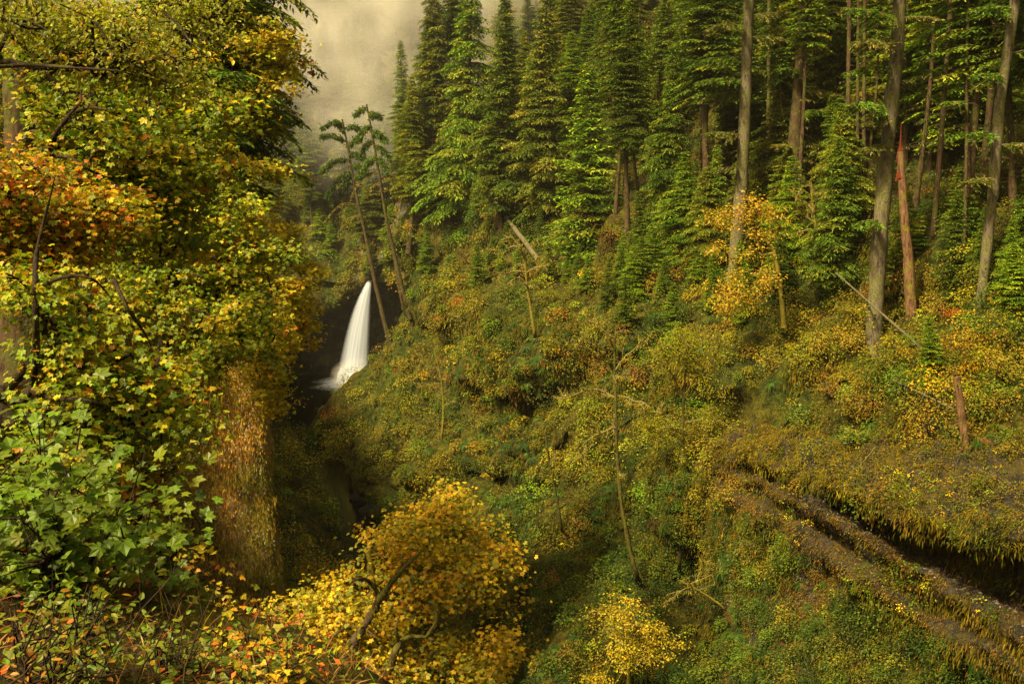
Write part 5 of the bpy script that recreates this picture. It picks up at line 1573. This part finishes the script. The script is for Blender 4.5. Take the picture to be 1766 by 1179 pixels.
# ------------------------------------------------------------------ bare mossy trees and deadwood on the slope
def bare_tree(pts, dY, w0, w1, limbs, label, bark, seed, twigs=1.0, moss=True, name='bare_tree', leafpal=None):
    """limbs: lists of photo points starting on the trunk"""
    global rng
    keep = rng; rng = np.random.default_rng(seed + 7000)
    h = hit(*pts[0]); Y = h[0][1] - dY
    Pt = np.array([at(x, y, Y) for x, y in pts]); base = Pt[0].copy()
    low = h[0] + (h[0] - base) * 0 
    P = catmull(np.concatenate([[h[0] + np.array([0, .3, -.6])], Pt]), 44) - base
    rad = np.linspace(w0, w1, 44) / 2 * Y / F
    tb, cb, bb = Buf(), Buf(), Buf(); tube(tb, P, rad * .66, 9, rough=.45, seed=seed)
    t = thing(name, label, 'tree', None, tuple(base))
    def rec(bp, r0_, depth):
        n = len(bp); s = np.linspace(0, 1, n); r = r0_ * (1 - .8 * s) + .010
        cones(bb, bp[:-1], bp[1:], r[:-1], r[1:], 5 if depth == 0 else 4)
        if moss and depth < 2:
            m = int(np.linalg.norm(bp[-1] - bp[0]) * 40) + 4; ss = rng.uniform(0, 1, m)
            Q = np.stack([np.interp(ss, s, bp[:, i]) for i in range(3)], 1) + rng.normal(0, r0_ * .5, (m, 3))
            blades(cb, Q, np.array([0, 0, -1.]) + rng.normal(0, .4, (m, 3)), rng.normal(size=(m, 3)), rng.uniform(.08, .3, m), .05, pick(m, [((.32, .25, .02), 3), ((.17, .16, .015), 1)]))
        if depth >= 3: return
        L = np.linalg.norm(bp[-1] - bp[0])
        for q in range(int((6, 5, 3)[depth] * twigs)):
            ss = rng.uniform(.15, 1); p0 = np.array([np.interp(ss, s, bp[:, i]) for i in range(3)])
            d0 = norm(bp[-1] - bp[0]); l = L * rng.uniform(.2, .5) * (1.15 - .5 * ss)
            d = norm(d0 * rng.uniform(.2, 1) + rng.normal(0, .55, 3) + np.array([0, 0, .12]))
            ts = np.linspace(0, 1, 7)
            q_ = p0 + d * (ts * l)[:, None] + rng.normal(0, .16, 3) * l * (ts ** 2)[:, None] + rng.normal(0, .03 * l, (7, 3)) * ts[:, None]
            rec(q_, max(.014, r0_ * .42), depth + 1)
            if leafpal and depth >= 1:
                m = 5; leaves(cb, q_[-1] + rng.normal(0, .35, (m, 3)), rng.normal(0, .4, (m, 3)) + np.array([0, -.2, 1]), rng.uniform(.08, .16, m), pick(m, leafpal), 'kite')
    for lb_ in limbs:
        L_ = np.array([at(x, y, Y + (i > 0) * rng.uniform(-1.5, .5) * min(1, i / 2)) for i, (x, y) in enumerate(lb_)]) - base
        rec(catmull(L_, 12) + np.cumsum(rng.normal(0, .05, (12, 3)), axis=0), rad[20] * .42, 0)
    for q in range(int(8 * twigs)):
        k = rng.integers(22, 44); d = norm(np.array([rng.normal(), rng.normal() * .6, rng.uniform(-.1, .9)])); l = rng.uniform(.8, 2.6)
        ts = np.linspace(0, 1, 7)
        rec(P[k] + d * (ts * l)[:, None] + rng.normal(0, .1, 3) * l * (ts ** 2)[:, None], max(.02, rad[k] * .4), 1)
    link('trunk', tb.mesh('trunk', [bark], True), t)
    if bb.n: link('branches', bb.mesh('branches', [M_TWIG], True), t)
    if cb.n: link('moss', cb.mesh('moss', [M_MOSS]), t)
    rng = keep


bare_tree([(1098, 990), (1085, 940), (1072, 870), (1064, 780), (1062, 700), (1060, 620), (1062, 565)], 3, 15, 4,
          [[(1062, 660), (1040, 620), (1010, 600), (985, 590)], [(1062, 690), (1035, 672), (1000, 672), (960, 685)], [(1062, 640), (1085, 615), (1110, 600), (1130, 605)], [(1063, 740), (1040, 745), (1015, 760), (1000, 790)], [(1063, 680), (1090, 690), (1120, 700), (1140, 720)], [(1061, 600), (1050, 575), (1035, 560), (1015, 556)]],
          'leafless lichen covered tree with forking twigs, left one of the bare pair', M_BARK_MOSS, 1, 1.3)
bare_tree([(1172, 970), (1174, 900), (1176, 800), (1178, 720), (1180, 670), (1184, 620), (1190, 590)], 3, 11, 4,
          [[(1178, 700), (1165, 660), (1150, 630), (1135, 600)], [(1180, 680), (1200, 650), (1225, 625), (1240, 600)], [(1178, 730), (1210, 722), (1240, 725), (1262, 740)], [(1178, 760), (1150, 748), (1125, 745)], [(1183, 640), (1180, 600), (1170, 570)]],
          'fine twigged tree right of the leafless lichen tree, right one of the bare pair', M_BARK_MOSS, 2, 1.6, leafpal=[(YGREEN, 2), (OLIVE, 3)])
bare_tree([(922, 575), (915, 530), (908, 480), (905, 440), (900, 425)], 2.5, 10, 6,
          [[(905, 445), (890, 425), (872, 428), (860, 450)], [(906, 470), (885, 470), (870, 480), (850, 482)], [(908, 490), (890, 478), (875, 490), (868, 520)], [(904, 430), (880, 415), (862, 420), (850, 440)], [(908, 470), (925, 460), (940, 458), (955, 450)]],
          'mossy yellow tree with hooked arching branches on the middle slope', M_YMOSS, 3, 1.1)
bare_tree([(762, 755), (765, 700), (760, 650), (752, 615)], 2.5, 8, 3, [[(762, 680), (740, 665), (722, 670)], [(758, 640), (735, 620), (715, 610)], [(764, 700), (785, 690), (800, 700)]],
          'short moss draped tree on the bank above the stream', M_YMOSS, 4, .9)
bare_tree([(968, 905), (958, 850), (948, 800), (940, 745)], 2, 9, 5, [[(950, 800), (960, 785), (968, 780)]], 'slim dead trunk leaning left on the lower slope', M_BARK_MOSS, 5, .35)
bare_tree([(1418, 480), (1412, 430), (1404, 370), (1398, 310)], 2, 12, 6, [[(1406, 385), (1385, 365), (1372, 340), (1380, 320)], [(1404, 365), (1385, 350), (1375, 348)], [(1410, 400), (1395, 395), (1370, 400)]],
          'crooked moss bearded snag right of the golden orange maple', M_YMOSS, 6, .8)
bare_tree([(1350, 960), (1320, 945), (1290, 950)], 1.0, 7, 4, [[(1350, 945), (1320, 955), (1290, 965)], [(1330, 948), (1300, 940), (1270, 945)]], 'pale bare branch sticking out below the mossy ledges', M_YMOSS, 7, .8, name='dead_branch')
bare_tree([(1250, 1050), (1225, 1030), (1195, 1012), (1170, 1000)], 1.2, 7, 5, [[(1195, 1012), (1205, 990), (1212, 965)], [(1190, 1010), (1170, 1020), (1140, 1040)]], 'mossy forked branch lying over the dark ferns', M_YMOSS, 8, .8, name='dead_branch')


def log(p0, p1, w0, w1, label, bark, lift=1.5, seed=0, name='fallen_log'):
    a, b_ = hit(*p0)[0], hit(*p1)[0]
    A = at(*p0, a[1] - lift); Bq = at(*p1, b_[1] - lift * .6)
    P = A[None] * (1 - np.linspace(0, 1, 16)[:, None]) + Bq[None] * np.linspace(0, 1, 16)[:, None]
    tb = Buf(); k = (A[1] + Bq[1]) / 2 / F / 2
    tube(tb, P - A, np.linspace(w0, w1, 16) * k, 9, rough=.25, seed=seed)
    for q in range(7):
        i = rng.integers(2, 15); d = norm(rng.normal(size=3)); l = rng.uniform(.3, 1.1)
        cones(tb, [P[i] - A], [P[i] - A + d * l], np.array([.05]), np.array([.015]), 4)
    t = thing(name, label, 'log', None, tuple(A)); link('trunk', tb.mesh('trunk', [bark], True), t)


log((842, 332), (928, 448), 5, 9, 'grey fallen log sloping steeply down the brow of the cliff', M_BARK_GREY, 3, 1)
log((864, 342), (908, 378), 3, 4, 'short reddish fallen log beside the grey one', M_SNAG, 3, 2)
log((915, 468), (958, 450), 3, 4, 'thin reddish branch lying under the young pointed fir', M_SNAG, 2, 3, 'fallen_branch')
log((1435, 465), (1600, 610), 3, 4, 'long thin grey pole fallen across the foot of the tall trunks', M_BARK_GREY, 3, 4, 'fallen_branch')
log((1540, 655), (1645, 705), 3, 3, 'thin lichen grey pole fallen on the shrub belt', M_BARK_GREY, 2.5, 5, 'fallen_branch')
log((1510, 770), (1450, 845), 2, 4, 'slender bare sapling lying over the lip of the mossy shelf', M_BARK_GREY, 3.6, 6, 'fallen_branch')
log((792, 845), (770, 862), 3, 3, 'broken log piece on the earth slide', M_BARK_GREY, .8, 7)
log((610, 625), (648, 602), 3, 5, 'dark dead branch poking out in front of the waterfall', M_BARK_DARK, 2, 8, 'dead_branch')
log((1695, 795), (1712, 818), 3, 4, 'short red splintered branch beside the rotten stump', M_REDWOOD, 1.2, 9, 'fallen_branch')

# boulders in the stream and at the tip of the spur
def boulder(P, r, label, mat, seed):
    n, m = 18, 26
    th = np.linspace(0.001, math.pi - .001, n); ph = np.linspace(0, 2 * math.pi, m, endpoint=False)
    T, Ph = np.meshgrid(th, ph, indexing='ij')
    V = np.stack([np.sin(T) * np.cos(Ph), np.sin(T) * np.sin(Ph), np.cos(T)], -1)
    V = V * (1 + .28 * fbm(V + seed * 3.1, 1.0, 3, seed))[..., None] * np.array(r)
    i = np.arange(n - 1)[:, None] * m + np.arange(m)[None]; j = np.arange(n - 1)[:, None] * m + (np.arange(m)[None] + 1) % m
    b = Buf().add(V.reshape(-1, 3), np.stack([i, i + m, j + m, j], -1).reshape(-1, 4))
    o = b.build('boulder', [mat], smooth=True); o.location = tuple(P); tag(o, label, 'boulder')


def W(px, py):   # a spot on the water surface
    d = ray(px, py); return d * (-45 / d[2])


M_SPUR = cliff_material('green_moss_rock', [(.015, .014, .006), (.06, .06, .012), (.12, .12, .02)], mosscol=(.15, .16, .012), moss=.9)
boulder(W(566, 745) + np.array([1.2, 4, -.6]), (5.0, 6, 6.0), 'mossy boulder at the tip of the spur beside the pool', M_SPUR, 1)
boulder(W(628, 858), (3.0, 3, 1.6), 'dark rounded boulder in the stream under the spur', M_WETROCK, 2)
boulder(W(640, 885), (2.0, 2.2, 1.1), 'second dark boulder in the stream, below the first', M_WETROCK, 3)
boulder(W(618, 905), (.9, 1, .5), 'small dark rock breaking the stream surface', M_WETROCK, 4)

# ------------------------------------------------------------------ air
def box(name, x0, x1, y0, y1, z0, z1, mat):
    V = [(x, y, z) for z in (z0, z1) for y in (y0, y1) for x in (x0, x1)]
    b = Buf().add(V, [[0, 2, 3, 1], [4, 5, 7, 6], [0, 1, 5, 4], [2, 6, 7, 3], [0, 4, 6, 2], [1, 3, 7, 5]])
    return b.build(name, [mat])


def volume_material(name, color, density, aniso):
    m, nt, out = mat_new(name)
    v = N_(nt, 'ShaderNodeVolumePrincipled')
    v.inputs['Color'].default_value = (*color, 1); v.inputs['Density'].default_value = density
    v.inputs['Anisotropy'].default_value = aniso
    nt.links.new(v.outputs[0], out.inputs['Volume'])
    return m


o = box('haze', -1600, 1600, -700, 2100, -53, 200, volume_material('haze', (1.0, .93, .78), .00010, .3))
tag(o, kind='stuff', label='thin golden haze filling the canyon', cat='haze')

# a bank of bright mist hanging in the gorge beyond the falls
def mist(name, c, r, dens, scale, label):  # a drifting bank: thins out to nothing at its rim
    n, m = 16, 24
    th = np.linspace(0.001, math.pi - .001, n); ph = np.linspace(0, 2 * math.pi, m, endpoint=False)
    T, Ph = np.meshgrid(th, ph, indexing='ij')
    V = np.stack([np.sin(T) * np.cos(Ph), np.sin(T) * np.sin(Ph), np.cos(T)], -1) * np.array(r)
    i = np.arange(n - 1)[:, None] * m + np.arange(m)[None]; j = np.arange(n - 1)[:, None] * m + (np.arange(m)[None] + 1) % m
    b = Buf().add(V.reshape(-1, 3), np.stack([i, i + m, j + m, j], -1).reshape(-1, 4))
    mt, nt, out = mat_new(name)
    tc = N_(nt, 'ShaderNodeTexCoord')
    mp = N_(nt, 'ShaderNodeMapping'); mp.inputs['Scale'].default_value = tuple(1.0 / x for x in r); nt.links.new(tc.outputs['Object'], mp.inputs[0])
    ln = N_(nt, 'ShaderNodeVectorMath', operation='LENGTH'); nt.links.new(mp.outputs[0], ln.inputs[0])
    fall = math_(nt, 'SUBTRACT', 1.0, ln.outputs['Value'], True)
    nz = ramp(nt, noise(nt, scale, 3, .55, tc.outputs['Object'], .4), [(.40, (.03, .03, .03)), (.64, (1.8, 1.8, 1.8))])
    dn = math_(nt, 'MULTIPLY', math_(nt, 'MULTIPLY', fall, nz), dens)
    v = N_(nt, 'ShaderNodeVolumePrincipled'); v.inputs['Color'].default_value = (1, .96, .86, 1); v.inputs['Anisotropy'].default_value = -0.35
    nt.links.new(dn, v.inputs['Density']); nt.links.new(v.outputs[0], out.inputs['Volume'])
    o = b.build(name, [mt]); o.location = c
    tag(o, kind='stuff', label=label, cat='mist')


mist('mist', tuple(at(372, -30, 390)), (75, 95, 85), .009, .03, 'bright mist drifting through the forest beyond the waterfall')
cy.volume_step_rate = 4.0
cy.volume_max_steps = 64
mist('mist', tuple(at(650, 40, 268)), (50, 42, 48), .020, .06, 'thin mist around the conifers above the leaning trees')
mist('spray', tuple(at(612, 650, 315)), (8.5, 6, 6.5), .22, .4, 'soft spray drifting up from the foot of the waterfall')
